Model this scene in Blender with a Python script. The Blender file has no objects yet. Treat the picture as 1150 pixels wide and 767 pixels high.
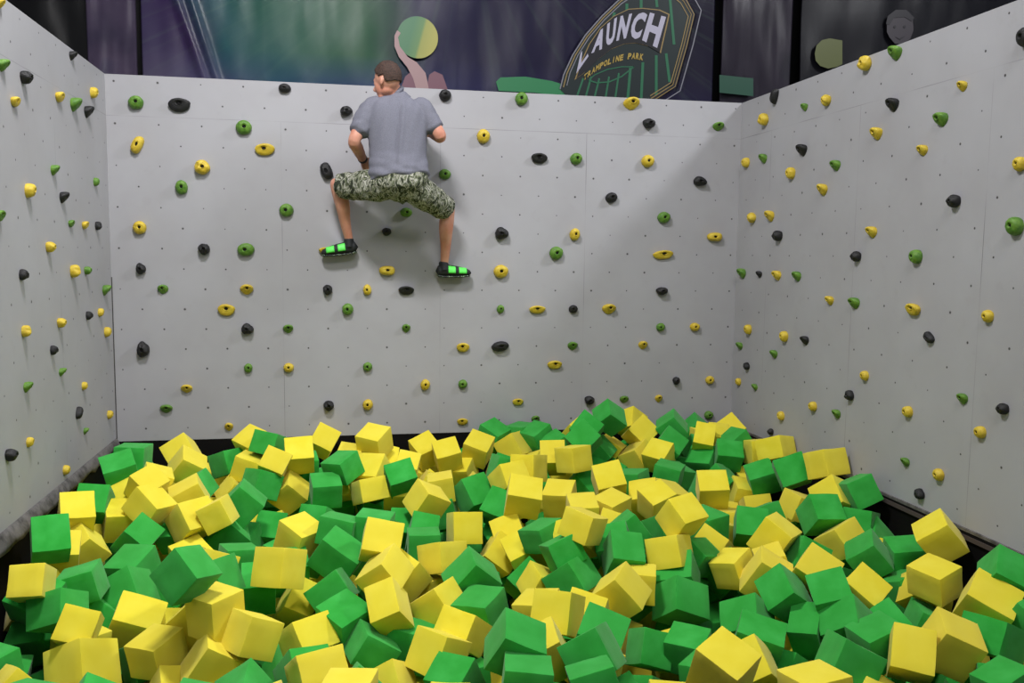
import bpy, bmesh, math, random
from mathutils import Vector, Matrix, Quaternion, noise
C = bpy.context.scene.collection
PI = math.pi
random.seed(7)

# ------------------------------------------------------------------ camera
F = 993.53
CP = Vector((1.6533, -7.0731, 1.4548))
RT = Vector((0.98233867, -0.18677336, 0.01124499))
FW = Vector((0.18696612, 0.97743172, -0.0983408))
UP = Vector((0.00737623, 0.0987064, 0.99508926))
cd = bpy.data.cameras.new('camera'); cam = bpy.data.objects.new('camera', cd); C.objects.link(cam)
cd.sensor_width = 36.0; cd.lens = F / 1150 * 36.0; cd.clip_start = .05; cd.clip_end = 100
cam.matrix_world = Matrix(((RT.x, UP.x, -FW.x, CP.x), (RT.y, UP.y, -FW.y, CP.y), (RT.z, UP.z, -FW.z, CP.z), (0, 0, 0, 1)))
bpy.context.scene.camera = cam
def at(px, py, y):
    """world point on the vertical plane y seen at a photo pixel (survey helper for landmarks)"""
    d = FW + RT * ((px - 575) / F) - UP * ((py - 383.5) / F)
    return CP + d * ((y - CP.y) / d.y)

# ------------------------------------------------------------------ helpers
def rgb(r, g, b):
    f = lambda c: (c/255/12.92) if c/255 <= .04045 else ((c/255+.055)/1.055)**2.4
    return (f(r), f(g), f(b), 1)
def new_mat(name, col=(.5, .5, .5, 1), rough=.6, metal=0, spec=.5):
    m = bpy.data.materials.new(name); m.use_nodes = True
    b = m.node_tree.nodes['Principled BSDF']
    b.inputs['Base Color'].default_value = col; b.inputs['Roughness'].default_value = rough
    b.inputs['Metallic'].default_value = metal; b.inputs['Specular IOR Level'].default_value = spec
    return m
def nodes(m): return m.node_tree.nodes, m.node_tree.links, m.node_tree.nodes['Principled BSDF']
def math_node(n, l, op, a, b=None, c=None):
    k = n.new('ShaderNodeMath'); k.operation = op
    for i, v in enumerate((a, b, c)):
        if v is None: continue
        if isinstance(v, (int, float)): k.inputs[i].default_value = v
        else: l.new(v, k.inputs[i])
    return k.outputs[0]
def ramp(n, l, fac, stops, interp='LINEAR'):
    r = n.new('ShaderNodeValToRGB'); r.color_ramp.interpolation = interp
    e = r.color_ramp.elements
    while len(e) < len(stops): e.new(.5)
    for q, (p, c) in zip(e, stops): q.position = p; q.color = c
    if fac is not None: l.new(fac, r.inputs[0])
    return r.outputs[0]
def tex_noise(n, l, vec, scale, detail=3, rough=.5, dist=0):
    t = n.new('ShaderNodeTexNoise'); t.inputs['Scale'].default_value = scale; t.inputs['Detail'].default_value = detail
    t.inputs['Roughness'].default_value = rough; t.inputs['Distortion'].default_value = dist
    if vec is not None: l.new(vec, t.inputs['Vector'])
    return t.outputs['Fac']
def mix(n, l, fac, a, b, mode='MIX'):
    k = n.new('ShaderNodeMix'); k.data_type = 'RGBA'; k.blend_type = mode
    for s, v in ((0, fac), (6, a), (7, b)):
        if isinstance(v, (int, float, tuple)): k.inputs[s].default_value = v
        else: l.new(v, k.inputs[s])
    return k.outputs[2]
def bump(n, l, b, h, strength, dist):
    k = n.new('ShaderNodeBump'); k.inputs['Strength'].default_value = strength; k.inputs['Distance'].default_value = dist
    l.new(h, k.inputs['Height']); l.new(k.outputs[0], b.inputs['Normal'])

def link(name, me, mat=None, parent=None, smooth=False):
    o = bpy.data.objects.new(name, me); C.objects.link(o)
    if mat is not None and not me.materials: me.materials.append(mat)
    if parent: o.parent = parent
    if smooth:
        for p in me.polygons: p.use_smooth = True
    return o
def from_bm(name, bm, mat=None, parent=None, smooth=False):
    me = bpy.data.meshes.new(name); bm.to_mesh(me); bm.free()
    return link(name, me, mat, parent, smooth)
def box(bm, x0, x1, y0, y1, z0, z1):
    m = Matrix.Translation(((x0+x1)/2, (y0+y1)/2, (z0+z1)/2)) @ Matrix.Diagonal((x1-x0, y1-y0, z1-z0, 1))
    bmesh.ops.create_cube(bm, size=1, matrix=m)
def tag(o, label, cat=None, group=None, kind=None):
    if label: o['label'] = label
    if cat: o['category'] = cat
    if group: o['group'] = group
    if kind: o['kind'] = kind
    return o
def empty(name, loc=(0, 0, 0)):
    o = bpy.data.objects.new(name, None); o.location = loc; o.empty_display_size = .1; C.objects.link(o); return o

# ------------------------------------------------------------------ materials: the climbing boards
G = .1524      # T-nut pitch
XL, XR, TOP = -.0497, 4.9436, 2.734
def board_mat(name, axis, k0, seams, hseam):
    m = new_mat(name, rgb(205, 205, 208), .55, 0, .3); n, l, b = nodes(m)
    tc = n.new('ShaderNodeNewGeometry'); sp = n.new('ShaderNodeSeparateXYZ'); l.new(tc.outputs['Position'], sp.inputs[0])
    u = sp.outputs[axis]; z = sp.outputs[2]
    row = math_node(n, l, 'DIVIDE', math_node(n, l, 'SUBTRACT', 2.685, z), G)
    ri = math_node(n, l, 'ROUND', row)
    dz = math_node(n, l, 'SUBTRACT', row, ri)
    uu = math_node(n, l, 'MULTIPLY', math_node(n, l, 'SUBTRACT', math_node(n, l, 'SUBTRACT', math_node(n, l, 'DIVIDE', u, G), ri), k0), .5)
    ui = math_node(n, l, 'ROUND', uu)
    du = math_node(n, l, 'MULTIPLY', math_node(n, l, 'SUBTRACT', uu, ui), 2)
    # each nut sits a few millimetres off its mark
    wn = n.new('ShaderNodeTexWhiteNoise'); wn.noise_dimensions = '2D'; cb = n.new('ShaderNodeCombineXYZ'); l.new(ui, cb.inputs[0]); l.new(ri, cb.inputs[1]); l.new(cb.outputs[0], wn.inputs['Vector'])
    d = math_node(n, l, 'SQRT', math_node(n, l, 'ADD', math_node(n, l, 'MULTIPLY', dz, dz), math_node(n, l, 'MULTIPLY', du, du)))
    rad = math_node(n, l, 'ADD', .028, math_node(n, l, 'MULTIPLY', wn.outputs['Value'], .022))
    hole = math_node(n, l, 'LESS_THAN', d, rad)
    chip = math_node(n, l, 'MULTIPLY', math_node(n, l, 'LESS_THAN', d, math_node(n, l, 'MULTIPLY', wn.outputs['Value'], .085)), .22)
    nz = tex_noise(n, l, tc.outputs['Position'], 1.1, 4, .6)
    base = ramp(n, l, nz, [(.3, rgb(157, 156, 160)), (.7, rgb(168, 168, 173))])
    smear = tex_noise(n, l, tc.outputs['Position'], 7, 5, .7)
    base = mix(n, l, ramp(n, l, smear, [(.58, (0, 0, 0, 1)), (.8, (.35, .35, .35, 1))]), base, rgb(148, 146, 147))
    base = mix(n, l, chip, base, rgb(105, 101, 97))
    # panel joints
    joint = None
    for s in seams:
        q = math_node(n, l, 'LESS_THAN', math_node(n, l, 'ABSOLUTE', math_node(n, l, 'SUBTRACT', u, s)), .0022)
        q = math_node(n, l, 'MULTIPLY', q, math_node(n, l, 'LESS_THAN', z, hseam))
        joint = q if joint is None else math_node(n, l, 'MAXIMUM', joint, q)
    q = math_node(n, l, 'LESS_THAN', math_node(n, l, 'ABSOLUTE', math_node(n, l, 'SUBTRACT', z, hseam)), .0022)
    joint = q if joint is None else math_node(n, l, 'MAXIMUM', joint, q)
    jn = ramp(n, l, tex_noise(n, l, tc.outputs['Position'], 1.6, 2), [(.45, (.05, .05, .05, 1)), (.68, (.6, .6, .6, 1))])
    joint = math_node(n, l, 'MULTIPLY', joint, jn)
    base = mix(n, l, joint, base, rgb(75, 72, 72))
    base = mix(n, l, math_node(n, l, 'MULTIPLY', hole, .85), base, rgb(38, 36, 36))
    l.new(base, b.inputs['Base Color'])
    bump(n, l, b, tex_noise(n, l, tc.outputs['Position'], 160, 3), .12, .002)
    return m
m_back = board_mat('painted_board_back', 0, .07, (1.195, 2.415, 3.605), 2.437)
m_left = board_mat('painted_board_left', 1, .55, (-1.22, -2.44, -3.66), 2.437)
m_right = board_mat('painted_board_right', 1, .05, (-.55, -1.765, -2.96, -4.18), 2.437)
m_black = new_mat('black_pit_padding', rgb(16, 15, 15), .8, 0, .1)
n, l, b = nodes(m_black); bump(n, l, b, tex_noise(n, l, None, 9, 4), .4, .02)
m_dark = new_mat('dark_floor', rgb(34, 33, 34), .7)

def wall(name, mat, x0, x1, y0, y1, z0, z1):
    bm = bmesh.new(); box(bm, x0, x1, y0, y1, z0, z1)
    return tag(from_bm(name, bm, mat), None, kind='structure')
YF = -8.2
wall('wall_back', m_back, XL-.06, XR+.06, 0, .05, 0, TOP)
wall('wall_left', m_left, XL-.05, XL, YF, 0, 0, TOP)
wall('wall_right', m_right, XR, XR+.05, YF, 0, 0, TOP)
# pit lining under the boards, the pit floor and the platform the photographer stands on
wall('wall_pit_back', m_black, XL-.06, XR+.06, .0, .05, -1.3, 0)
wall('wall_pit_left', m_black, XL-.05, XL, YF, 0, -1.3, 0)
wall('wall_pit_right', m_black, XR, XR+.05, YF, 0, -1.3, 0)
wall('wall_pit_front', m_black, XL, XR, -4.80, -4.72, -1.3, -.02)
wall('floor', m_black, XL, XR, -4.8, 0, -1.34, -1.3)
wall('floor_platform', m_dark, XL, XR, YF, -4.72, -.1, -.02)
wall('floor_hall', m_dark, -8, 14, .05, 6, -.1, 0)

# worn grey vinyl edge hanging under the left wall, folded strips under the right wall
m_edge = new_mat('worn_grey_vinyl', rgb(88, 86, 86), .6, 0, .3); n, l, b = nodes(m_edge)
gp = n.new('ShaderNodeNewGeometry')
l.new(ramp(n, l, tex_noise(n, l, gp.outputs['Position'], 14, 5, .7), [(.3, rgb(52, 50, 50)), (.55, rgb(104, 101, 100)), (.8, rgb(124, 120, 118))]), b.inputs['Base Color'])
bm = bmesh.new(); rows = []
N = 120
for i in range(N+1):
    t = i/N; y = -.02 + t*(YF+.04)
    drop = .035 + .045*min(1, t*2.2) + .016*noise.noise(Vector((y*3, 0, 0))) + .012*noise.noise(Vector((y*14, 3, 0))) + (.02 if noise.noise(Vector((y*5, 9, 0))) > .25 else 0)
    out = .012 + .02*min(1, t*2) + .006*noise.noise(Vector((y*6, 5, 1)))
    rows.append([bm.verts.new((XL+.002, y, .03)), bm.verts.new((XL+.012, y, .022)), bm.verts.new((XL+.014+out, y, -drop*.5)), bm.verts.new((XL+.012+out, y, -drop)), bm.verts.new((XL+.002, y, -drop-.004))])
for a, c in zip(rows, rows[1:]):
    for k in range(4): bm.faces.new((a[k], a[k+1], c[k+1], c[k]))
tag(from_bm('trim_1', bm, m_edge, smooth=True), None, kind='structure')
m_brown = new_mat('brown_webbing', rgb(70, 60, 58), .8)
def strip(name, mat, dz0, dz1, dx):
    bm = bmesh.new(); rows = []
    for i in range(61):
        y = -.3 + i/60*(YF+.3); w = .004*noise.noise(Vector((y*2, dz0*50, 0)))
        rows.append([bm.verts.new((XR-.001, y, dz0+w)), bm.verts.new((XR-dx, y, dz0-.002+w)), bm.verts.new((XR-dx, y, dz1+w)), bm.verts.new((XR-.001, y, dz1-.003+w))])
    for a, c in zip(rows, rows[1:]):
        for k in range(3): bm.faces.new((a[k], c[k], c[k+1], a[k+1]))
    bmesh.ops.recalc_face_normals(bm, faces=bm.faces)
    tag(from_bm(name, bm, mat), None, kind='structure')
strip('trim_2', m_edge, .012, -.006, .01)
strip('trim_3', m_black, -.008, -.018, .012)
strip('trim_4', m_brown, -.02, -.046, .016)
# metal corner strip between the left and back boards
m_gap = new_mat('corner_gap', rgb(60, 58, 58), .6)
bm = bmesh.new(); box(bm, XL, XL+.006, -.006, 0, 0, 1.25)
tag(from_bm('trim_5', bm, m_gap), None, kind='structure')

# ------------------------------------------------------------------ hall behind
m_hall = new_mat('black_hall_wall', rgb(14, 14, 17), .55, 0, .3)
n, l, b = nodes(m_hall); bump(n, l, b, tex_noise(n, l, None, 2.5, 3), .5, .05)
wall('wall_hall', m_hall, -9, 15, 1.45, 1.55, 0, 7)
m_curtain = new_mat('black_plastic_sheet', rgb(13, 14, 16), .38, 0, .45)
def curtain(name, x0, x1, y, z0, z1, amp, mat, label, freq=7., seed=0, crease=()):
    NX, NZ = max(24, int((x1-x0)*90)), 90; bm = bmesh.new(); g = []
    for j in range(NZ+1):
        r = []
        for i in range(NX+1):
            x = x0+(x1-x0)*i/NX; z = z0+(z1-z0)*j/NZ
            yy = y + amp*(noise.noise(Vector((x*freq, z*.9, seed))) + .5*noise.noise(Vector((x*freq*2.3, z*2, seed+4))))
            for xc, sl, zz in crease:
                u_ = x-(xc+(z-zz)*sl); yy -= .03*math.exp(-(u_/.035)**2)
            r.append(bm.verts.new((x, yy, z)))
        g.append(r)
    for j in range(NZ):
        for i in range(NX): bm.faces.new((g[j][i], g[j][i+1], g[j+1][i+1], g[j+1][i]))
    bmesh.ops.solidify(bm, geom=bm.faces[:], thickness=.003)
    o = from_bm(name, bm, mat, smooth=True)
    return tag(o, label, 'curtain')
curtain('plastic_sheet', -3.2, -.42, 1.02, .02, 5.2, .03, m_curtain, 'black plastic sheet hanging behind the left climbing wall', 3, 1)

# printed vinyl banner ------------------------------------------------
def banner_mat(name, kind):
    m = new_mat(name, (.02, .02, .05, 1), .34, 0, .45); n, l, b = nodes(m)
    gp = n.new('ShaderNodeNewGeometry'); sp = n.new('ShaderNodeSeparateXYZ'); l.new(gp.outputs['Position'], sp.inputs[0])
    x, z = sp.outputs[0], sp.outputs[2]
    if kind == 'main':
        cv = n.new('ShaderNodeCombineXYZ')
        w = tex_noise(n, l, gp.outputs['Position'], 1.3, 2)
        fx = math_node(n, l, 'ADD', math_node(n, l, 'DIVIDE', x, 5.2), math_node(n, l, 'MULTIPLY', math_node(n, l, 'SUBTRACT', w, .5), .12))
        fx = math_node(n, l, 'ADD', fx, math_node(n, l, 'MULTIPLY', math_node(n, l, 'SUBTRACT', z, 3.3), .06))
        top = ramp(n, l, fx, [(.0, rgb(72, 62, 100)), (.08, rgb(64, 46, 92)), (.14, rgb(34, 96, 104)), (.22, rgb(36, 104, 84)), (.34, rgb(40, 100, 66)), (.40, rgb(34, 66, 66)), (.46, rgb(42, 40, 80)), (.6, rgb(36, 32, 66)), (1., rgb(30, 26, 50))])
        low = ramp(n, l, fx, [(.0, rgb(100, 92, 122)), (.1, rgb(86, 84, 124)), (.18, rgb(34, 86, 116)), (.26, rgb(34, 70, 118)), (.36, rgb(50, 66, 120)), (.46, rgb(44, 48, 100)), (.6, rgb(46, 42, 86)), (1., rgb(38, 34, 64))])
        fz = math_node(n, l, 'DIVIDE', math_node(n, l, 'SUBTRACT', z, 2.80), .5)
        c = mix(n, l, ramp(n, l, fz, [(.15, (0, 0, 0, 1)), (.75, (1, 1, 1, 1))]), low, top)
        # light rays fanning down from the stage lamp printed at the top
        dx = math_node(n, l, 'SUBTRACT', x, 2.75); dz = math_node(n, l, 'SUBTRACT', 4.6, z)
        a = math_node(n, l, 'DIVIDE', dx, dz); cb = n.new('ShaderNodeCombineXYZ'); l.new(a, cb.inputs[0])
        ry = tex_noise(n, l, cb.outputs[0], 9, 2)
        c = mix(n, l, ramp(n, l, ry, [(.5, (0, 0, 0, 1)), (.7, (.10, .10, .10, 1))]), c, mix(n, l, .5, c, rgb(150, 190, 150)))
    elif kind == 'dim':
        c = ramp(n, l, tex_noise(n, l, gp.outputs['Position'], 1.4, 3), [(.3, rgb(38, 34, 46)), (.6, rgb(52, 46, 60)), (.8, rgb(36, 48, 46))])
    else:
        c = ramp(n, l, tex_noise(n, l, gp.outputs['Position'], 2.4, 3), [(.3, rgb(68, 60, 84)), (.6, rgb(92, 80, 104)), (.8, rgb(70, 70, 98))])
    l.new(c, b.inputs['Base Color'])
    return m
m_ban = banner_mat('printed_banner', 'main'); m_ban2 = banner_mat('printed_banner_dim', 'dim'); m_ban3 = banner_mat('printed_banner_purple', 'side')
YB = 1.0
curtain('banner', -.42, -.03, YB+.01, 0.02, 4.4, .02, m_ban3, 'narrow purple grey banner strip above the left back corner', 6, 3).__setitem__('category', 'banner')
main = curtain('banner', .01, 5.10, YB, 0.02, 4.6, .018, m_ban, 'wide printed banner with green balloon and trampoline park logo above back wall', 2.6, 7, ((.50, -.32, 2.93), (.60, -.30, 2.93))); main['category'] = 'banner'
dim1 = curtain('banner', 5.20, 5.92, YB+.05, 0.02, 4.9, .02, m_ban2, 'narrow dark banner with a green stripe right of the logo', 4, 9); dim1['category'] = 'banner'
m_ban4 = new_mat('printed_banner_dark', rgb(22, 22, 30), .4, 0, .4)
dim2 = curtain('banner', 6.02, 9.6, YB+.06, 0.02, 5.2, .03, m_ban4, 'dark banner with a faint face and lime balloon above the right wall', 2, 12); dim2['category'] = 'banner'
def printed(name, pts, y, mat, parent, label=None, th=.0005):
    bm = bmesh.new(); vs = [bm.verts.new((p[0], y, p[1])) for p in pts]; f = bm.faces.new(vs)
    f.normal_update()
    if f.normal.y > 0: f.normal_flip()
    r = bmesh.ops.extrude_face_region(bm, geom=[f]); 
    for v in [e for e in r['geom'] if isinstance(e, bmesh.types.BMVert)]: v.co.y -= th
    bmesh.ops.recalc_face_normals(bm, faces=bm.faces); bmesh.ops.triangulate(bm, faces=[f for f in bm.faces if len(f.verts) > 4])
    o = from_bm(name, bm, mat, parent)
    if label: o['label'] = label
    return o
def pxpts(L, y): return [(at(px, py, y).x, at(px, py, y).z) for px, py in L]
def disc(cx, cy, r, y, n=36, a0=0, a1=2*PI):
    c = at(cx, cy, y); R = r/F*(c-CP).dot(FW)
    return [(c.x+R*math.cos(a0+(a1-a0)*i/n), c.z+R*math.sin(a0+(a1-a0)*i/n)) for i in range(n + (0 if a1-a0 > 6.2 else 1))]
pm = lambda name, r, g, b_: new_mat(name, rgb(r, g, b_), .4, 0, .4)
YP = YB-.034
m_bal = new_mat('print_balloon', rgb(90, 130, 60), .4); n, l, b = nodes(m_bal)
gp = n.new('ShaderNodeNewGeometry'); sp = n.new('ShaderNodeSeparateXYZ'); l.new(gp.outputs['Position'], sp.inputs[0])
cc = at(469, 42, YP)
l.new(ramp(n, l, math_node(n, l, 'ADD', math_node(n, l, 'MULTIPLY', math_node(n, l, 'SUBTRACT', sp.outputs[0], cc.x-.17), 2.9), math_node(n, l, 'MULTIPLY', math_node(n, l, 'SUBTRACT', sp.outputs[2], cc.z), -.8)), [(.3, rgb(50, 104, 66)), (.55, rgb(78, 116, 62)), (.62, rgb(132, 136, 58)), (.9, rgb(150, 146, 66))]), b.inputs['Base Color'])
printed('printed_balloon', disc(469, 42, 23, YP), YP, m_bal, main, 'round green and lime balloon')
m_skin_p = pm('print_skin', 150, 122, 122); m_skin_d = pm('print_skin_dark', 108, 72, 84)
printed('printed_arm', pxpts([(443, 40), (446, 34), (450, 37), (447, 42), (449, 52), (458, 64), (468, 70), (478, 82), (482, 102), (468, 102), (464, 88), (457, 75), (448, 64), (443, 52)], YP-.003), YP-.003, m_skin_p, main, 'raised pale arm reaching for the balloon')
printed('printed_shoulder', pxpts([(449, 102), (455, 86), (462, 80), (466, 88), (470, 102)], YP-.002), YP-.002, m_skin_d, main)
printed('printed_shoulder', pxpts([(478, 104), (482, 84), (488, 80), (497, 84), (504, 104)], YP-.001), YP-.001, m_skin_d, main)
m_glow = pm('print_green_flare', 40, 112, 70)
printed('printed_flare', pxpts([(557, 92), (562, 87), (590, 86), (620, 91), (642, 98), (655, 108), (640, 109), (600, 104), (560, 102)], YP+.004), YP+.004, m_glow, main, 'green flare')

# logo shield: outline bars, green stripes, lettering
m_gold = pm('print_gold', 128, 108, 66); m_white = pm('print_white', 158, 156, 172); m_line = pm('print_pale_line', 112, 112, 120)
m_blk = pm('print_black', 18, 18, 24); m_green = pm('print_green', 34, 92, 64); m_dgreen = pm('print_dark_green', 17, 30, 31)
def band(name, pts, w, mat, y, parent=None, label=None):
    P = [Vector((p[0], p[1])) for p in pxpts(pts, y)]; s = (at(100, 50, y)-CP).dot(FW)/F*w/2; Lf, Rt = [], []
    for i, p in enumerate(P):
        d = (P[min(i+1, len(P)-1)]-P[max(i-1, 0)]).normalized(); nn = Vector((-d.y, d.x))
        Lf.append(p+nn*s); Rt.append(p-nn*s)
    o = printed(name, [(p.x, p.y) for p in Lf]+[(p.x, p.y) for p in reversed(Rt)], y, mat, parent or main)
    if label: o['label'] = label
    return o
outl = [(629, 100), (634, 82), (645, 60), (660, 36), (680, 14), (700, -4), (715, -12), (760, -12), (770, 2), (776, 18), (768, 50), (758, 90), (735, 112), (640, 112)]
printed('logo_shield', pxpts(outl, YP), YP, m_dgreen, main, 'dark green shield of the logo')
def off(pts, cx, cy, k): return [(cx+(x-cx)*k, cy+(y-cy)*k) for x, y in pts]
right = [(752, -14), (769, 0), (778, 16), (770, 50), (757, 96), (732, 112)]
band('logo_outline', right, 5.0, m_gold, YP-.003, label='gold border line of the shield')
band('logo_outline', right, 2.6, m_blk, YP-.005)
band('logo_outline', off(right, 705, 50, 1.13), 1.4, m_line, YP-.003)
band('logo_outline', off(right, 705, 50, .93), 1.2, m_gold, YP-.003)
left = [(629, 100), (633, 84), (643, 62), (657, 40), (676, 18), (697, -2), (712, -12)]
band('logo_outline', left, 1.5, m_line, YP-.003)
band('logo_outline', off(left, 705, 60, .95), 1.3, m_gold, YP-.003)
band('logo_outline', off(left, 705, 60, .90), 1.1, m_line, YP-.003)
for i, (x0, y0, x1, y1) in enumerate([(655, 88, 648, 108), (664, 86, 658, 108), (673, 88, 668, 108), (684, 86, 680, 110), (695, 82, 691, 110), (708, 76, 705, 110), (722, 70, 720, 112), (737, 62, 737, 110), (748, 60, 752, 92), (690, 14, 688, 24), (704, 4, 704, 14), (720, -6, 720, 10), (736, -10, 738, 8), (752, -6, 757, 50)]):
    band('logo_stripe', [(x0, y0), (x1, y1)], 3.6 if i > 4 else 2.4, m_green, YP-.002)
def arc_y(x, pts):
    for (a, b_), (c, d) in zip(pts, pts[1:]):
        if a <= x <= c: return b_+(d-b_)*(x-a)/(c-a)
    return pts[-1][1] if x > pts[-1][0] else pts[0][1]
topc = [(644, 78), (656, 60), (668, 42), (684, 27), (700, 18), (716, 13), (732, 13), (748, 16)]
botc = [(650, 86), (664, 62), (676, 58), (688, 50), (702, 44), (716, 44), (728, 49), (742, 55)]
# gold-edged plate behind the lettering
plate = [(645, 90), (652, 70), (661, 50), (674, 31), (689, 18), (706, 10), (722, 9), (741, 11), (752, 16), (742, 60), (728, 52), (714, 48.5), (701, 49.5), (686, 55.5), (670, 68), (656, 82)]
printed('logo_plate', pxpts(plate, YP), YP-.004, m_gold, main, 'gold edged plate behind the lettering')
printed('logo_plate', pxpts(off(plate, 701, 38, .965), YP), YP-.006, m_blk, main, 'black plate behind the lettering')
def glyph(ch):
    cu = bpy.data.curves.new('t', 'FONT'); cu.body = ch; cu.size = 1; cu.offset = .05; cu.resolution_u = 3
    o = bpy.data.objects.new('t', cu); C.objects.link(o)
    dg = bpy.context.evaluated_depsgraph_get(); dg.update()
    me = bpy.data.meshes.new_from_object(o.evaluated_get(dg)); C.objects.unlink(o); bpy.data.objects.remove(o)
    return me
def warp_letter(name, ch, quad, y, mat, th=.001):
    """quad: pixel corners BL, BR, TR, TL in which the letter is drawn"""
    me = glyph(ch); xs = [v.co.x for v in me.vertices]; ys = [v.co.y for v in me.vertices]
    x0, x1, y0, y1 = min(xs), max(xs), min(ys), max(ys); y0 = min(y0, 0)
    for v in me.vertices:
        u = (v.co.x-x0)/(x1-x0); w = (v.co.y-y0)/(y1-y0)
        bx = quad[0][0]*(1-u)+quad[1][0]*u; by = quad[0][1]*(1-u)+quad[1][1]*u
        tx = quad[3][0]*(1-u)+quad[2][0]*u; ty = quad[3][1]*(1-u)+quad[2][1]*u
        p = at(bx*(1-w)+tx*w, by*(1-w)+ty*w, y); v.co = (p.x, y, p.z)
    o = link(name, me, mat, main); return o
LQ = [('L', [(647, 83), (661, 63), (657, 52), (652, 60)]), ('A', [(664, 60), (676, 55), (684, 27), (668, 38)]), ('U', [(680, 53), (690, 47), (693, 19), (682, 27)]),
      ('N', [(692, 46), (703, 43), (710, 15), (697, 18)]), ('C', [(706, 43), (718, 44), (728, 14), (713, 14)]), ('H', [(721, 45), (738, 54), (748, 19), (730, 14)])]
for ch, q in LQ:
    cx = sum(p[0] for p in q)/4; cy = sum(p[1] for p in q)/4
    warp_letter('logo_letter', ch, off(q, cx, cy, 1.0), YP-.008, m_white)
sub = 'TRAMPOLINE PARK'; basep = [(655, 91), (666, 82), (678, 75), (690, 70), (702, 67), (712, 66), (723, 68)]
m_goldt = pm('print_gold_letters', 150, 128, 60)
cum = 0
for i, ch in enumerate(sub):
    x0 = 655 + i*4.5; x1 = x0 + 3.9
    if ch == ' ': continue
    y0 = arc_y(x0, basep); y1 = arc_y(x1, basep)
    if ch == 'I': x0 += 1.3; x1 -= 1.3
    warp_letter('logo_letter', ch, [(x0, y0), (x1, y1), (x1+1.2, y1-7), (x0+1.2, y0-7)], YP-.006, m_goldt)
band('logo_swoosh', [(661, 90), (670, 93), (684, 92), (698, 86), (712, 75)], 1.6, m_green, YP-.004)
band('logo_swoosh', [(661, 90), (668, 84), (682, 78), (698, 75), (712, 75)], 1.2, m_green, YP-.004)
# dim prints on the right
m_dg = pm('print_dim_green', 24, 66, 50)
printed('printed_stripe', pxpts([(808, 84), (846, 88), (846, 108), (808, 104)], YB+.01), YB+.01, m_dg, dim1, 'green stripe')
m_lime = pm('print_dim_lime', 76, 82, 42)
printed('printed_balloon', pxpts([(915+0, 60), (917, 51), (923, 45), (932, 43), (946, 45.5), (946, 72), (940, 75), (930, 77), (921, 74), (916, 68)], YB+.01), YB+.01, m_lime, dim2, 'dim lime balloon with cut right edge')
m_face = pm('print_dim_face', 50, 46, 51); m_hair_p = pm('print_dim_hair', 29, 27, 32)
printed('printed_face', pxpts([(996, 26), (1000, 18), (1008, 13), (1018, 14), (1025, 22), (1026, 34), (1022, 44), (1014, 50), (1005, 49), (999, 42), (996, 36)], YB+.01), YB+.01, m_face, dim2, 'faint grey printed face')
printed('printed_hair', pxpts([(995, 27), (997, 18), (1006, 11), (1018, 11), (1027, 20), (1024, 24), (1016, 19), (1004, 20), (999, 28)], YB+.006), YB+.006, m_hair_p, dim2)
for e in ((1005, 30), (1016, 30)):
    printed('printed_eye', disc(e[0], e[1], 1.6, YB+.006, 12), YB+.006, m_hair_p, dim2)
printed('printed_mouth', pxpts([(1005, 41), (1010, 43), (1017, 40), (1011, 45)], YB+.006), YB+.006, m_hair_p, dim2)

# ------------------------------------------------------------------ climbing holds
def hold_mat(name, c1, c2, rough):
    m = new_mat(name, c1, rough, 0, .5); n, l, b = nodes(m)
    tc = n.new('ShaderNodeTexCoord'); oi = n.new('ShaderNodeObjectInfo')
    v = n.new('ShaderNodeVectorMath'); v.operation = 'ADD'; l.new(tc.outputs['Object'], v.inputs[0]); l.new(oi.outputs['Random'], v.inputs[1])
    c = ramp(n, l, tex_noise(n, l, v.outputs[0], 3, 4), [(.35, c1), (.7, c2)])
    l.new(c, b.inputs['Base Color']); bump(n, l, b, tex_noise(n, l, v.outputs[0], 22, 3), .35, .01)
    return m
HM = {'y': hold_mat('yellow_resin', rgb(198, 168, 36), rgb(216, 192, 66), .5), 'g': hold_mat('green_resin', rgb(72, 118, 36), rgb(106, 148, 50), .5), 'k': hold_mat('black_resin', rgb(12, 12, 13), rgb(26, 26, 28), .55)}
m_bolt = new_mat('dark_bolt', rgb(24, 22, 22), .4, .6)
def outline(kind, t, seed):
    c, s = math.cos(t), math.sin(t)
    wob = .06*noise.noise(Vector((c*1.6, s*1.6, seed))) 
    if kind == 'd': return (.5*c*(1+wob), .5*s*(1+wob))
    if kind == 'j':
        w = .5*(1.02 + .10*s) if s > 0 else .5*(1.02-.52*s*s)
        return (w*c*(1+wob)*.98, .5*s*(1+wob)*(1. if s < 0 else .88))
    if kind == 'c': return (.5*c*(1+wob), (.5*s if s < 0 else .36*s)*(1+wob))
    if kind == 'e':
        p = 2.6; r = (abs(c)**p+abs(s)**p)**(-1/p)
        return (.5*c*r, .5*s*r*(.92+.08*c))
    wob = .17*noise.noise(Vector((c*1.3, s*1.3, seed+5)))
    return (.5*c*(1+wob), .5*s*(1+wob))
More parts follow.
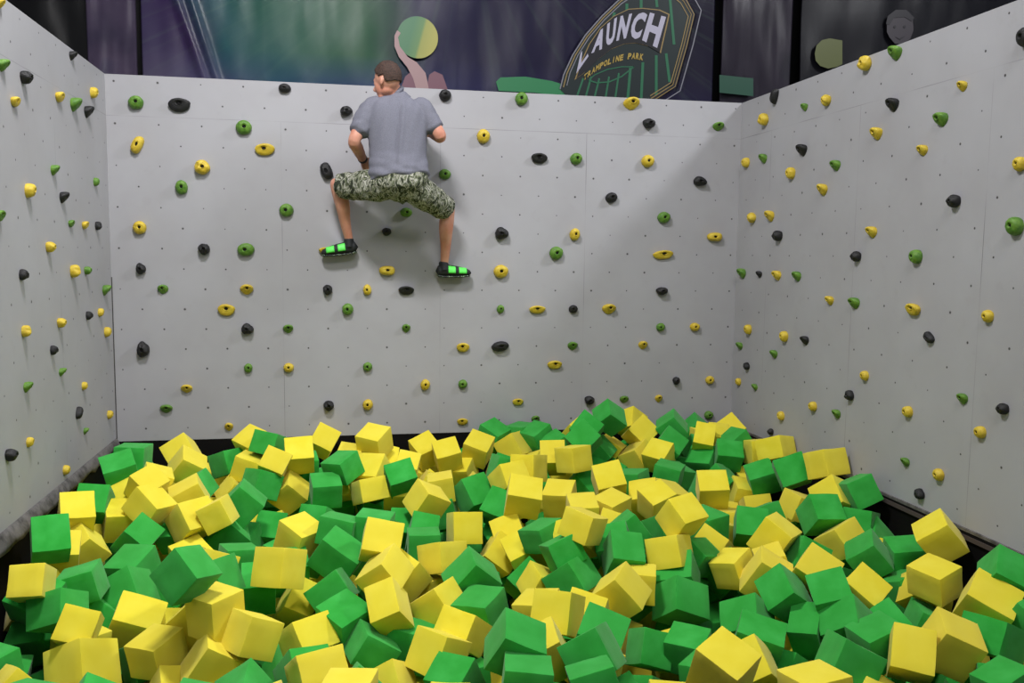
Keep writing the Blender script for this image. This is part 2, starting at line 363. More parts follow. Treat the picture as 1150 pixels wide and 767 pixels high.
def make_hold_mesh(kind, seed):
    bm = bmesh.new(); NA = 36
    # rings from wall contact outwards; (scale of outline, height)
    prof = [(1.0, 0), (1.03, .10), (1.04, .24), (1.0, .38), (.90, .52), (.74, .62), (.55, .68), (.36, .70)]
    if kind == 'b': prof = [(.92, 0), (1.0, .12), (1.03, .28), (.98, .44), (.85, .58), (.64, .68), (.42, .72), (.3, .72)]
    if kind == 'c': prof = [(.93, 0), (1.0, .12), (1.04, .26), (1.0, .38), (.88, .46), (.68, .50), (.5, .50), (.36, .48)]
    bolt = (.0, .03) if kind != 'j' else (0, .06)
    bolt = (.06*math.sin(seed*3.1), bolt[1]+.03*math.cos(seed*2.3))
    rings = []
    for k, (sc, h) in enumerate(prof):
        r = []
        q = k/(len(prof)-1)
        for i in range(NA):
            t = 2*PI*i/NA; x, z = outline(kind, t, seed)
            x = x*sc*(1-q*.0)+bolt[0]*q; z = z*sc+bolt[1]*q
            hh = h
            lean = (z+.5)
            if kind == 'j': hh = h*(.34+.86*max(0, min(1, lean))); z += .10*q*h
            elif kind == 'c': hh = h*(.6+.6*max(0, min(1, lean))); z += .05*q
            elif kind == 'd': hh = h*(.78+.2*lean)
            elif kind == 'b': hh = h*(1+.34*noise.noise(Vector((x*2.6, z*2.6, seed+h))))
            hh += .05*h*noise.noise(Vector((x*5, z*5, seed*2)))
            r.append(bm.verts.new((x, -hh, z)))
        rings.append(r)
    # bolt recess
    last = rings[-1]; cx = sum(v.co.x for v in last)/NA; cz = sum(v.co.z for v in last)/NA; hm = sum(v.co.y for v in last)/NA
    for rad, dy in ((.15, 0), (.125, .03), (.115, .16)):
        rings.append([bm.verts.new((cx+rad*math.cos(2*PI*i/NA), hm+dy, cz+rad*math.sin(2*PI*i/NA))) for i in range(NA)])
    for a, c in zip(rings, rings[1:]):
        for i in range(NA): bm.faces.new((a[i], a[(i+1) % NA], c[(i+1) % NA], c[i]))
    bm.faces.new(rings[-1])
    bm.faces.new(list(reversed(rings[0])))
    bmesh.ops.recalc_face_normals(bm, faces=bm.faces)
    me = bpy.data.meshes.new('hold'); bm.to_mesh(me); bm.free()
    for p in me.polygons: p.use_smooth = True
    bb = bmesh.new()
    bmesh.ops.create_cone(bb, cap_ends=True, segments=6, radius1=.075, radius2=.075, depth=.08, matrix=Matrix.Translation((cx, hm+.11, cz)) @ Matrix.Rotation(PI/2, 4, 'X'))
    bmesh.ops.create_cone(bb, cap_ends=True, segments=20, radius1=.112, radius2=.112, depth=.02, matrix=Matrix.Translation((cx, hm+.15, cz)) @ Matrix.Rotation(PI/2, 4, 'X'))
    mb = bpy.data.meshes.new('bolt'); bb.to_mesh(mb); bb.free()
    return me, mb
HMESH = {}
def hold_mesh(kind, var, col):
    key = (kind, var, col)
    if key not in HMESH:
        a, b_ = make_hold_mesh(kind, var*1.7+.3); a.materials.append(HM[col]); b_.materials.append(m_bolt); HMESH[key] = (a, b_)
    return HMESH[key]
HOLDS = [["B",0.143,2.533,"g",0.105,0.092,"d",0,149,115],
["B",0.461,2.539,"k",0.152,0.112,"c",0,200,116],
["B",1.218,2.685,"k",0.088,0.067,"d",0,318,99],
["B",1.694,2.525,"k",0.096,0.068,"b",0,390,126],
["B",2.462,2.679,"k",0.091,0.084,"d",0,502,108],
["B",3.059,2.676,"g",0.099,0.099,"d",0,586,112],
["B",3.923,2.656,"y",0.13,0.101,"j",0,703,120],
["B",4.111,2.526,"k",0.102,0.08,"b",0,727,140],
["B",4.717,2.523,"g",0.096,0.074,"j",0,805,143],
["B",0.928,2.385,"g",0.114,0.101,"d",0,274,142],
["B",0.146,2.224,"y",0.072,0.138,"e",30.0,151,163],
["B",1.061,2.208,"y",0.142,0.101,"c",0,295,170],
["B",0.614,2.075,"y",0.114,0.1,"b",0,226,188],
["B",1.557,1.42,"y",0.125,0.062,"c",0,371,288],
["B",1.536,2.075,"k",0.082,0.137,"e",-20.0,367,192],
["B",0.445,1.919,"g",0.087,0.1,"d",0,200,211],
["B",2.76,2.367,"y",0.099,0.106,"d",0,544,155],
["B",3.207,2.214,"k",0.129,0.093,"c",0,606,179],
["B",3.507,2.202,"g",0.094,0.087,"d",0,646,182],
["B",4.118,2.213,"y",0.103,0.095,"d",0,727,183],
["B",4.56,2.073,"k",0.111,0.074,"b",0,783,204],
["B",3.806,1.909,"k",0.095,0.08,"d",0,685,224],
["B",2.451,2.067,"g",0.091,0.077,"d",0,500,197],
["B",1.232,1.757,"g",0.102,0.096,"d",0,322,238],
["B",0.145,1.617,"y",0.093,0.093,"d",0,154,256],
["B",0.616,1.464,"k",0.081,0.088,"b",0,228,280],
["B",0.925,1.461,"g",0.122,0.095,"d",0,276,281],
["B",2.15,1.782,"g",0.091,0.07,"d",0,457,237],
["B",2.004,1.599,"k",0.07,0.063,"b",0,436,263],
["B",2.908,1.606,"k",0.107,0.093,"b",0,564,264],
["B",3.514,1.608,"y",0.08,0.095,"d",0,646,265],
["B",4.263,1.762,"g",0.104,0.089,"d",0,744,246],
["B",4.711,1.607,"y",0.127,0.075,"e",0.0,800,268],
["B",4.249,1.456,"y",0.171,0.082,"c",0,741,287],
["B",3.351,1.454,"g",0.109,0.102,"d",0,624,286],
["B",0.157,1.313,"k",0.067,0.08,"b",0,157,302],
["B",2.003,1.299,"y",0.119,0.077,"e",0.0,436,306],
["B",2.907,1.306,"y",0.115,0.101,"d",0,563,306],
["B",0.311,1.157,"g",0.074,0.074,"j",0,182,326],
["B",0.935,1.155,"y",0.096,0.082,"j",0,278,326],
["B",1.548,1.154,"k",0.069,0.083,"b",0,370,326],
["B",1.857,1.151,"y",0.063,0.084,"d",0,415,327],
["B",2.149,1.152,"k",0.12,0.078,"c",0,457,327],
["B",0.779,0.998,"y",0.123,0.102,"c",0,255,349],
["B",1.7,0.997,"g",0.084,0.091,"d",0,392,349],
["B",2.912,0.999,"g",0.058,0.065,"d",0,563,348],
["B",3.207,0.999,"y",0.131,0.073,"c",0,603,348],
["B",3.508,0.995,"k",0.073,0.066,"d",0,643,349],
["B",3.811,0.999,"y",0.111,0.089,"j",0,683,348],
["B",4.251,1.167,"k",0.097,0.067,"b",0,740,326],
["B",0.94,0.847,"k",0.089,0.082,"b",0,280,371],
["B",1.236,0.845,"g",0.076,0.069,"j",0,324,371],
["B",2.16,0.847,"g",0.064,0.071,"j",0,458,370],
["B",2.611,0.701,"y",0.101,0.086,"c",0,522,390],
["B",2.911,0.709,"k",0.138,0.08,"d",0,562,388],
["B",3.517,0.704,"g",0.081,0.074,"j",0,644,388],
["B",4.268,0.86,"g",0.075,0.067,"d",0,741,367],
["B",4.11,0.703,"y",0.075,0.075,"j",0,720,388],
["B",4.565,0.858,"y",0.083,0.068,"d",0,778,367],
["B",0.15,0.699,"k",0.087,0.114,"b",0,158,394],
["B",0.931,0.549,"g",0.062,0.069,"d",0,280,414],
["B",1.246,0.552,"y",0.076,0.07,"d",0,326,413],
["B",1.857,0.547,"g",0.071,0.071,"d",0,416,412],
["B",3.371,0.554,"y",0.118,0.081,"c",0,624,409],
["B",4.417,0.411,"k",0.06,0.068,"b",0,758,426],
["B",4.709,0.407,"y",0.076,0.069,"d",0,794,426],
["B",0.468,0.397,"y",0.082,0.068,"j",0,210,437],
["B",2.317,0.397,"y",0.072,0.086,"d",0,480,432],
["B",2.613,0.396,"g",0.072,0.072,"d",0,522,432],
["B",0.322,0.248,"g",0.089,0.068,"j",0,188,459],
["B",1.554,0.257,"k",0.077,0.084,"b",0,372,454],
["B",1.859,0.247,"y",0.078,0.085,"d",0,416,454],
["B",3.068,0.251,"y",0.088,0.066,"c",0,583,450],
["B",3.663,0.258,"k",0.082,0.074,"b",0,662,448],
["B",3.958,0.26,"g",0.075,0.067,"j",0,700,447],
["B",4.266,0.261,"y",0.06,0.068,"j",0,738,446],
["B",0.79,0.094,"y",0.062,0.069,"j",0,260,480],
["B",2.612,0.102,"y",0.087,0.065,"c",0,521,472],
["B",3.213,0.114,"g",0.066,0.066,"j",0,602,468],
["B",4.72,0.106,"g",0.076,0.069,"d",0,794,465],
["L",-2.029,2.674,"y",0.066,0.063,"j",0,4,8],
["L",-2.063,2.359,"g",0.076,0.072,"j",0,5,78],
["L",-1.763,2.366,"k",0.077,0.077,"b",0,28,89],
["L",-1.899,2.217,"y",0.089,0.066,"c",0,19,116],
["L",-0.832,2.679,"k",0.072,0.068,"j",0,83,64],
["L",-1.152,2.369,"y",0.103,0.076,"c",0,68,110],
["L",-0.849,2.375,"g",0.109,0.104,"j",0,86,118],
["L",-0.364,2.531,"y",0.08,0.08,"d",0,107,105],
["L",-0.504,2.394,"k",0.096,0.091,"j",0,102,124],
["L",-1.301,1.918,"g",0.078,0.074,"j",0,62,192],
["L",-1.757,1.776,"y",0.083,0.083,"d",0,34,213],
["L",-0.353,1.921,"g",0.062,0.062,"d",0,110,205],
["L",-1.127,1.773,"k",0.087,0.083,"j",0,74,222],
["L",-2.142,1.607,"g",0.098,0.072,"c",0,6,245],
["L",-0.961,1.629,"g",0.076,0.057,"c",0,82,249],
["L",-0.67,1.626,"y",0.089,0.066,"c",0,98,251],
["L",-0.36,1.605,"k",0.063,0.063,"b",0,112,256],
["L",-1.456,1.473,"y",0.068,0.068,"b",0,56,276],
["L",-1.911,1.322,"k",0.062,0.062,"b",0,26,307],
["L",-1.002,1.318,"y",0.085,0.085,"b",0,84,304],
["L",-0.695,1.297,"g",0.06,0.06,"b",0,98,306],
["L",-0.22,1.167,"g",0.095,0.091,"j",0,121,325],
["L",-1.912,1.021,"y",0.067,0.067,"b",0,29,370],
["L",-1.294,1.008,"y",0.065,0.065,"b",0,69,362],
["L",-0.689,1.018,"k",0.06,0.06,"b",0,100,353],
["L",-0.366,1.009,"y",0.063,0.063,"d",0,114,351],
["L",-0.207,0.861,"y",0.078,0.078,"d",0,122,372],
["L",-1.424,0.867,"k",0.058,0.058,"b",0,62,391],
["L",-1.299,0.712,"g",0.063,0.06,"j",0,70,417],
["L",-1.921,0.726,"g",0.071,0.068,"j",0,31,431],
["L",-0.831,0.554,"y",0.059,0.059,"d",0,96,433],
["L",-0.939,0.411,"k",0.051,0.098,"e",35.0,92,460],
["L",-0.171,0.243,"y",0.066,0.066,"d",0,126,465],
["L",-0.801,0.248,"g",0.056,0.054,"j",0,99,483],
["L",-1.894,0.424,"y",0.058,0.058,"d",0,35,492],
["L",-2.2,0.42,"k",0.073,0.073,"b",0,13,506],
["L",-1.29,0.122,"y",0.066,0.066,"d",0,76,523],
["R",-1.836,2.689,"y",0.096,0.096,"b",0,972,70],
["R",-2.116,2.684,"g",0.102,0.097,"j",0,1002,60],
["R",-3.154,2.53,"k",0.105,0.105,"d",0,1144,44],
["R",-2.708,2.371,"y",0.066,0.063,"j",0,1075,100],
["R",-2.127,2.378,"k",0.096,0.092,"j",0,1000,118],
["R",-2.571,2.222,"g",0.094,0.09,"j",0,1053,136],
["R",-0.636,2.655,"k",0.069,0.134,"e",20.0,870,112],
["R",-1.081,2.526,"g",0.067,0.064,"j",0,904,121],
["R",-1.377,2.521,"y",0.08,0.08,"b",0,928,114],
["R",-0.483,2.523,"y",0.098,0.098,"b",0,859,135],
["R",-1.989,2.221,"y",0.093,0.089,"j",0,984,151],
["R",-2.417,2.068,"y",0.075,0.072,"j",0,1032,170],
["R",-3.157,1.924,"y",0.075,0.075,"d",0,1137,185],
["R",-1.074,2.22,"k",0.102,0.097,"j",0,900,170],
["R",-0.181,2.214,"y",0.088,0.088,"d",0,838,184],
["R",-0.471,2.214,"g",0.089,0.085,"j",0,857,180],
["R",-0.923,2.055,"y",0.093,0.093,"d",0,888,198],
["R",-1.52,2.068,"g",0.089,0.084,"j",0,937,187],
["R",-1.396,1.907,"y",0.097,0.092,"j",0,924,216],
["R",-2.703,1.775,"k",0.078,0.078,"b",0,1066,225],
["R",-0.332,1.759,"y",0.087,0.087,"b",0,846,246],
["R",-0.637,1.751,"y",0.102,0.097,"j",0,865,246],
["R",-0.766,1.608,"k",0.089,0.089,"b",0,874,266],
["R",-1.978,1.61,"y",0.088,0.084,"j",0,978,262],
["R",-3.15,1.621,"g",0.098,0.098,"d",0,1130,254],
["R",-1.808,1.467,"k",0.075,0.075,"b",0,960,288],
["R",-2.408,1.47,"g",0.089,0.089,"d",0,1024,288],
["R",-0.155,1.297,"g",0.102,0.097,"j",0,832,310],
["R",-0.467,1.305,"k",0.067,0.064,"j",0,852,310],
["R",-0.772,1.296,"y",0.093,0.089,"j",0,872,312],
["R",-1.069,1.311,"g",0.089,0.085,"j",0,894,311],
["R",-1.515,1.159,"y",0.077,0.073,"j",0,930,338],
["R",-1.825,1.164,"g",0.092,0.087,"j",0,958,340],
["R",-2.41,1.163,"y",0.12,0.089,"c",0,1021,346],
["R",-3.007,1.17,"y",0.07,0.07,"d",0,1102,353],
["R",-2.551,1.008,"k",0.048,0.093,"e",-52.0,1038,378],
["R",-0.32,0.853,"y",0.088,0.088,"d",0,840,371],
["R",-0.927,0.861,"y",0.087,0.087,"d",0,880,378],
["R",-1.219,0.86,"k",0.081,0.077,"j",0,903,382],
["R",-0.166,0.704,"g",0.079,0.075,"j",0,830,389],
["R",-0.758,0.697,"g",0.08,0.076,"j",0,868,399],
["R",-0.299,0.548,"k",0.066,0.066,"b",0,838,412],
["R",-0.17,0.395,"y",0.068,0.068,"d",0,830,430],
["R",-0.466,0.394,"g",0.068,0.065,"j",0,848,436],
["R",-1.958,0.705,"y",0.069,0.069,"d",0,968,422],
["R",-1.796,0.561,"k",0.071,0.071,"b",0,951,442],
["R",-0.909,0.252,"y",0.075,0.075,"d",0,876,466],
["R",-1.369,0.404,"y",0.076,0.076,"d",0,912,456],
["R",-1.659,0.404,"g",0.076,0.073,"j",0,937,464],
["R",-0.752,0.114,"k",0.056,0.056,"b",0,865,482],
["R",-2.402,0.56,"y",0.074,0.074,"d",0,1014,460],
["R",-2.852,0.708,"g",0.071,0.068,"j",0,1074,446],
["R",-3.139,0.713,"k",0.064,0.064,"b",0,1117,455],
["R",-3.005,0.566,"y",0.071,0.071,"d",0,1094,481],
["R",-2.4,0.246,"g",0.067,0.064,"j",0,1012,518],
["R",-2.706,0.262,"y",0.075,0.075,"d",0,1048,529],
["R",-2.561,0.112,"k",0.067,0.067,"b",0,1029,550]]
CN = {'y': 'yellow', 'g': 'green', 'k': 'black'}
KN = {'d': 'round knob', 'j': 'heart-shaped jug', 'c': 'wide shelf-like', 'e': 'long bar-shaped', 'b': 'chunky irregular'}
WN = {'B': 'back wall', 'L': 'left wall', 'R': 'right wall'}
ORD = ['', 'first', 'second', 'third', 'fourth', 'fifth', 'sixth', 'seventh', 'eighth', 'ninth', 'tenth', 'eleventh', 'twelfth', 'thirteenth', 'fourteenth', 'fifteenth', 'sixteenth', 'seventeenth', 'eighteenth', 'nineteenth', 'twentieth']
snap = []
for w, a, z, col, W, H, kind, ang, px, py in HOLDS:
    r = round((2.685-z)/G); k0 = {'B': .07, 'L': .55, 'R': .05}[w]
    n_ = round((a/G-r-k0)/2); snap.append((w, (r+k0+2*n_)*G, 2.685-r*G, r))
rowsets = {w: sorted({s[3] for s in snap if s[0] == w}) for w in 'BLR'}
first = {}
for i, (hd, s) in enumerate(zip(HOLDS, snap)):
    w, _, _, col, W, H, kind, ang, px, py = hd; w, a, z, r = s
    var = i % 3
    me, mb = hold_mesh(kind, var, col)
    key = (kind, var, col)
    if key not in first:
        o = link('climbing_hold', me); c = link('bolt', mb, None, o); first[key] = (o, c)
    else:
        o = first[key][0].copy(); C.objects.link(o); c = first[key][1].copy(); C.objects.link(c); c.parent = o
    if w == 'B': o.location = (a, .003, z); rz = 0
    elif w == 'L': o.location = (XL-.003, a, z); rz = PI/2
    else: o.location = (XR+.003, a, z); rz = -PI/2
    o.rotation_euler = (0, math.radians(ang + (random.uniform(-9, 9) if kind in 'bd' else random.uniform(-4, 4))), rz)
    o.rotation_mode = 'XYZ'
    W = max(.052, W); H = max(.052, H)
    if w != 'B': W *= .9; H *= .9
    o.scale = (W, min(.095, .5*(W+H)*(1.0 if kind != 'e' else .8)), H)
    row = [(h2[8], h2[9]) for h2, s2 in zip(HOLDS, snap) if s2[0] == w and s2[3] == r]
    row.sort(); k = row.index((px, py))+1
    ri = rowsets[w].index(r)+1
    big = 'large ' if H > .105 else ('small ' if H < .066 else '')
    lab = f'{big}{CN[col]} {KN[kind]} hold, {ORD[k]} from left in {ORD[ri]} hold row of {WN[w]}'
    if len(row) == 1: lab = f'{big}{CN[col]} {KN[kind]} hold, alone in {ORD[ri]} hold row of {WN[w]}'
    tag(o, lab, 'climbing hold', f'climbing holds on the {WN[w]}')

# ------------------------------------------------------------------ foam cubes
def foam_mat(name, c1, c2, c3):
    m = new_mat(name, c1, .9, 0, .15); n, l, b = nodes(m)
    tc = n.new('ShaderNodeTexCoord'); oi = n.new('ShaderNodeObjectInfo')
    v = n.new('ShaderNodeVectorMath'); v.operation = 'ADD'; l.new(tc.outputs['Object'], v.inputs[0]); l.new(oi.outputs['Random'], v.inputs[1])
    c = ramp(n, l, tex_noise(n, l, v.outputs[0], 1.8, 3), [(.35, c1), (.7, c2)])
    c = mix(n, l, math_node(n, l, 'MULTIPLY', oi.outputs['Random'], .45), c, c3)
    l.new(c, b.inputs['Base Color'])
    b.inputs['Sheen Weight'].default_value = .15
    bump(n, l, b, tex_noise(n, l, v.outputs[0], 60, 3), .12, .01)
    return m
FM = {'y': foam_mat('yellow_foam', rgb(228, 212, 50), rgb(234, 220, 66), rgb(214, 194, 66)), 'g': foam_mat('green_foam', rgb(42, 156, 54), rgb(58, 172, 72), rgb(52, 150, 60))}
def foam_mesh(seed):
    bm = bmesh.new(); bmesh.ops.create_cube(bm, size=1)
    bmesh.ops.subdivide_edges(bm, edges=bm.edges[:], cuts=3, use_grid_fill=True)
    sd = seed*3.7
    for v in bm.verts:
        p = v.co.copy(); k = sum(abs(abs(c)-.5) < 1e-4 for c in p)
        v.co += Vector([.022*noise.noise(p*1.4+Vector((sd, j*9, 0))) for j in range(3)])
        if k == 1: v.co -= p.normalized()*.008*(1-2*noise.noise(p*2+Vector((sd, 0, 5))))
    sharp = [e for e in bm.edges if len(e.link_faces) == 2 and e.calc_face_angle() > 1.]
    bmesh.ops.bevel(bm, geom=sharp, offset=.022, segments=2, profile=.6, affect='EDGES')
    me = bpy.data.meshes.new('foam'); bm.to_mesh(me); bm.free()
    for p in me.polygons: p.use_smooth = True
    me.set_sharp_from_angle(angle=math.radians(38)) if hasattr(me, 'set_sharp_from_angle') else None
    return me
FMESH = {c: [] for c in 'yg'}
for c in 'yg':
    for s in range(6):
        me = foam_mesh(s + (10 if c == 'g' else 0)); me.materials.append(FM[c]); FMESH[c].append(me)
CUBES = [["g",0.271,-1.275,0.07,0.092,-0.559,-0.797,-0.208,0.183,0.194,0.176,132,524,1208],
["g",0.302,-1.055,0.1,0.739,-0.005,0.039,0.672,0.195,0.187,0.177,155,508,696],
["g",0.188,-1.551,-0.055,0.022,0.037,-0.439,0.898,0.175,0.176,0.193,112,559,868],
["y",0.568,-0.813,0.062,0.445,-0.85,-0.169,-0.227,0.188,0.19,0.188,199,501,632],
["y",0.63,-1.013,0.021,0.321,-0.571,-0.747,0.115,0.186,0.185,0.177,210,520,1143],
["y",0.472,-1.491,0.023,0.28,-0.282,-0.881,-0.257,0.163,0.17,0.189,165,538,996],
["y",0.471,-1.254,-0.021,0.062,-0.971,-0.143,0.182,0.161,0.194,0.195,186,530,239],
["y",0.703,-1.395,-0.078,0.627,-0.088,-0.222,0.742,0.189,0.192,0.183,211,549,949],
["g",0.703,-1.179,-0.087,0.11,-0.866,0.072,0.482,0.16,0.193,0.192,234,540,390],
["g",0.834,-0.564,-0.06,0.161,0.366,0.914,-0.062,0.188,0.185,0.169,250,519,786],
["y",1.004,-0.506,0.054,0.34,0.229,0.191,-0.892,0.184,0.189,0.191,275,491,483],
["g",1.125,-0.673,0.09,0.216,-0.062,-0.572,0.789,0.181,0.159,0.192,298,496,765],
["y",1.0,-0.738,-0.063,0.134,-0.784,-0.599,0.091,0.191,0.195,0.171,274,521,727],
["g",1.094,-0.956,-0.128,0.928,-0.123,0.189,0.298,0.192,0.194,0.175,297,542,1015],
["g",1.028,-1.436,-0.12,0.275,-0.664,-0.65,0.247,0.194,0.199,0.193,278,564,1355],
["y",0.905,-0.829,-0.232,0.368,-0.718,0.559,-0.192,0.195,0.164,0.195,254,547,347],
["y",0.908,-1.676,-0.113,0.724,-0.197,-0.128,0.649,0.194,0.159,0.16,245,578,1369],
["y",0.321,-1.36,-0.096,0.105,0.627,-0.607,0.477,0.19,0.193,0.19,135,549,254],
["y",0.34,-1.55,-0.16,0.806,-0.564,-0.056,0.169,0.205,0.188,0.188,129,585,1104],
["y",0.515,-1.629,-0.061,0.759,-0.404,-0.187,0.476,0.184,0.175,0.193,168,565,1761],
["g",0.642,-1.523,-0.26,0.729,0.139,-0.273,0.613,0.191,0.19,0.168,185,608,360],
["y",1.865,-0.756,0.1,0.346,-0.668,0.059,0.656,0.188,0.188,0.188,421,493,1235],
["y",1.341,-0.79,0.028,0.359,-0.932,-0.05,-0.005,0.195,0.191,0.19,338,510,1232],
["y",1.491,-0.13,-0.017,0.198,-0.147,-0.872,-0.423,0.185,0.191,0.191,365,494,861],
["y",1.684,-0.732,-0.032,0.071,0.074,-0.087,0.991,0.167,0.195,0.195,391,502,186],
["y",1.928,-0.643,-0.072,0.324,-0.936,0.055,0.124,0.184,0.188,0.188,442,510,164],
["g",1.366,-0.627,-0.103,0.05,-0.06,0.768,-0.636,0.187,0.191,0.191,351,525,170],
["g",1.528,-1.195,-0.121,0.986,0.142,0.015,0.08,0.192,0.188,0.167,366,550,1376],
["g",1.641,-1.062,-0.002,0.907,0.019,-0.181,0.378,0.186,0.189,0.163,387,523,1265],
["y",1.179,-0.872,-0.013,0.15,-0.151,-0.869,-0.446,0.179,0.164,0.193,309,518,876],
["y",1.814,-1.173,-0.138,0.968,-0.158,-0.065,0.183,0.19,0.197,0.153,415,551,1108],
["y",1.845,-0.961,-0.069,0.328,-0.906,0.238,-0.119,0.197,0.197,0.188,419,522,752],
["y",1.272,-0.855,-0.213,0.313,-0.228,-0.498,-0.776,0.197,0.195,0.19,328,554,1287],
["y",1.664,-0.923,-0.158,0.419,-0.064,-0.233,-0.875,0.192,0.189,0.191,389,555,160],
["g",1.621,-0.774,-0.328,0.018,0.026,0.912,-0.409,0.203,0.19,0.19,389,571,268],
["g",1.817,-2.133,-0.112,0.789,0.025,0.035,0.613,0.19,0.193,0.19,416,584,706],
["y",2.001,-1.03,-0.192,0.925,-0.379,0.008,-0.01,0.166,0.194,0.194,442,563,328],
["y",2.167,-1.552,-0.126,0.937,0.126,0.258,0.197,0.197,0.18,0.186,479,560,1518],
["g",2.028,-1.147,-0.069,0.217,-0.57,-0.719,-0.332,0.166,0.189,0.189,449,535,1191],
["y",2.088,-0.86,-0.086,0.205,-0.97,0.103,0.079,0.156,0.195,0.195,462,515,326],
["y",2.424,-0.477,-0.083,0.053,0.102,0.264,-0.958,0.188,0.191,0.191,502,511,1091],
["y",2.275,-0.295,-0.077,0.86,-0.455,-0.228,0.024,0.187,0.191,0.191,476,504,838],
["y",2.3,-1.192,-0.131,0.078,0.039,0.996,0.013,0.169,0.196,0.165,498,542,613],
["g",2.308,-1.2,-0.294,0.762,-0.077,-0.105,0.634,0.191,0.191,0.191,503,579,258],
["y",2.553,-0.432,-0.226,0.836,0.083,-0.244,0.485,0.177,0.161,0.178,522,528,422],
["y",2.672,-0.394,-0.054,0.093,-0.233,-0.93,-0.267,0.196,0.192,0.192,538,503,1142],
["g",2.834,-0.13,-0.01,0.175,-0.374,-0.894,-0.172,0.191,0.189,0.19,556,482,580],
["y",2.964,-0.299,-0.075,0.566,-0.727,0.012,-0.389,0.19,0.193,0.19,576,500,763],
["g",2.758,-1.093,-0.049,0.06,-0.657,-0.731,0.173,0.194,0.194,0.166,557,520,292],
["g",2.511,-1.257,-0.17,0.351,-0.447,-0.774,-0.278,0.203,0.193,0.188,530,553,1349],
["y",2.736,-1.387,-0.042,0.102,0.597,0.356,0.712,0.167,0.191,0.194,569,531,833],
["g",3.171,-0.273,-0.004,0.739,-0.452,0.275,-0.416,0.189,0.186,0.191,602,487,732],
["g",3.068,-0.13,-0.014,0.012,0.941,0.334,0.052,0.19,0.19,0.19,582,479,212],
["y",2.895,-1.25,-0.004,0.246,-0.27,-0.573,0.734,0.186,0.183,0.19,600,522,727],
["g",3.297,-0.424,-0.052,0.081,0.265,0.087,-0.957,0.166,0.193,0.194,623,490,226],
["y",3.152,-0.88,-0.028,0.391,-0.912,0.1,-0.074,0.181,0.193,0.192,620,510,601],
["y",3.257,-1.076,0.009,0.961,-0.078,-0.021,0.264,0.19,0.184,0.176,644,515,1240],
["g",3.384,-0.883,0.1,0.198,0.303,0.411,-0.837,0.196,0.19,0.188,656,490,902],
["g",3.605,-0.542,-0.073,0.794,0.38,0.132,0.455,0.19,0.17,0.172,680,505,408],
["g",3.459,-0.682,0.134,0.776,0.108,0.362,0.505,0.19,0.19,0.19,663,474,393],
["g",3.668,-0.59,0.204,0.163,0.426,0.777,-0.433,0.168,0.193,0.177,686,468,1042],
["y",3.985,-0.408,0.035,0.223,-0.346,-0.793,-0.449,0.188,0.195,0.19,719,484,782],
["y",3.998,-0.13,0.06,0.901,-0.283,0.233,0.232,0.19,0.19,0.19,709,469,371],
["y",3.726,-0.398,-0.097,0.035,-0.93,0.261,0.257,0.189,0.19,0.19,692,502,257],
["y",3.915,-0.554,-0.122,0.107,-0.477,-0.325,-0.809,0.183,0.19,0.191,711,511,681],
["y",3.399,-1.466,-0.06,0.387,-0.914,-0.004,-0.119,0.195,0.189,0.189,683,536,1177],
["y",4.023,-0.737,-0.08,0.057,0.384,0.873,0.296,0.183,0.191,0.181,738,508,893],
["g",4.225,-0.467,0.094,0.404,-0.719,-0.545,0.154,0.192,0.179,0.18,755,475,663],
["g",4.147,-0.618,-0.027,0.293,0.212,-0.348,0.865,0.194,0.19,0.189,758,494,534],
["g",4.49,-0.447,-0.116,0.173,-0.975,-0.077,0.118,0.195,0.193,0.19,773,501,157],
["y",4.603,-0.508,-0.008,0.259,-0.963,-0.009,0.068,0.178,0.186,0.192,808,483,221],
["g",4.687,-0.684,-0.008,0.585,-0.207,-0.219,0.753,0.185,0.165,0.193,827,488,412],
["y",4.777,-0.389,0.031,0.712,-0.455,0.089,0.527,0.191,0.167,0.193,823,473,273],
["g",4.555,-0.816,-0.073,0.946,0.291,0.002,-0.139,0.195,0.177,0.178,820,510,1013],
["y",4.434,-0.621,0.018,0.912,-0.342,0.145,-0.175,0.156,0.196,0.196,791,490,702],
["g",4.571,-0.13,-0.015,0.164,-0.415,-0.111,0.888,0.19,0.19,0.19,779,473,242],
["g",3.993,-1.019,-0.149,0.083,-0.28,-0.955,-0.049,0.194,0.192,0.163,752,529,756],
["g",4.413,-0.679,-0.151,0.815,-0.427,0.142,-0.365,0.198,0.193,0.189,787,516,710],
["g",4.128,-0.858,-0.201,0.091,-0.298,0.747,-0.588,0.194,0.16,0.196,772,536,283],
["y",3.852,-1.411,-0.216,0.13,-0.959,-0.192,0.166,0.202,0.208,0.187,758,547,236],
["y",3.642,-1.74,-0.141,0.138,0.131,0.203,-0.96,0.185,0.179,0.192,734,559,1223],
["g",3.637,-1.265,-0.145,0.235,0.316,-0.689,-0.608,0.191,0.191,0.191,714,533,402],
["y",4.068,-1.638,-0.099,0.948,0.288,-0.07,-0.113,0.195,0.181,0.196,801,549,1521],
["y",4.735,-0.856,-0.266,0.127,-0.781,-0.257,0.554,0.191,0.191,0.191,833,531,80],
["g",4.452,-0.917,-0.242,0.213,0.297,-0.895,-0.257,0.189,0.189,0.189,813,530,213],
["g",4.646,-1.2,-0.151,0.004,0.756,0.594,0.274,0.182,0.198,0.178,856,536,1210],
["g",4.672,-1.581,-0.012,0.182,-0.614,-0.574,-0.511,0.195,0.205,0.186,888,529,1267],
["y",4.79,-1.116,0.039,0.941,-0.197,0.039,0.272,0.198,0.214,0.163,871,502,1060],
["y",4.79,-0.858,-0.037,0.454,-0.513,0.465,-0.561,0.191,0.183,0.191,842,507,356],
["y",4.79,-1.813,0.097,0.134,0.599,0.781,-0.115,0.194,0.194,0.175,928,520,1504],
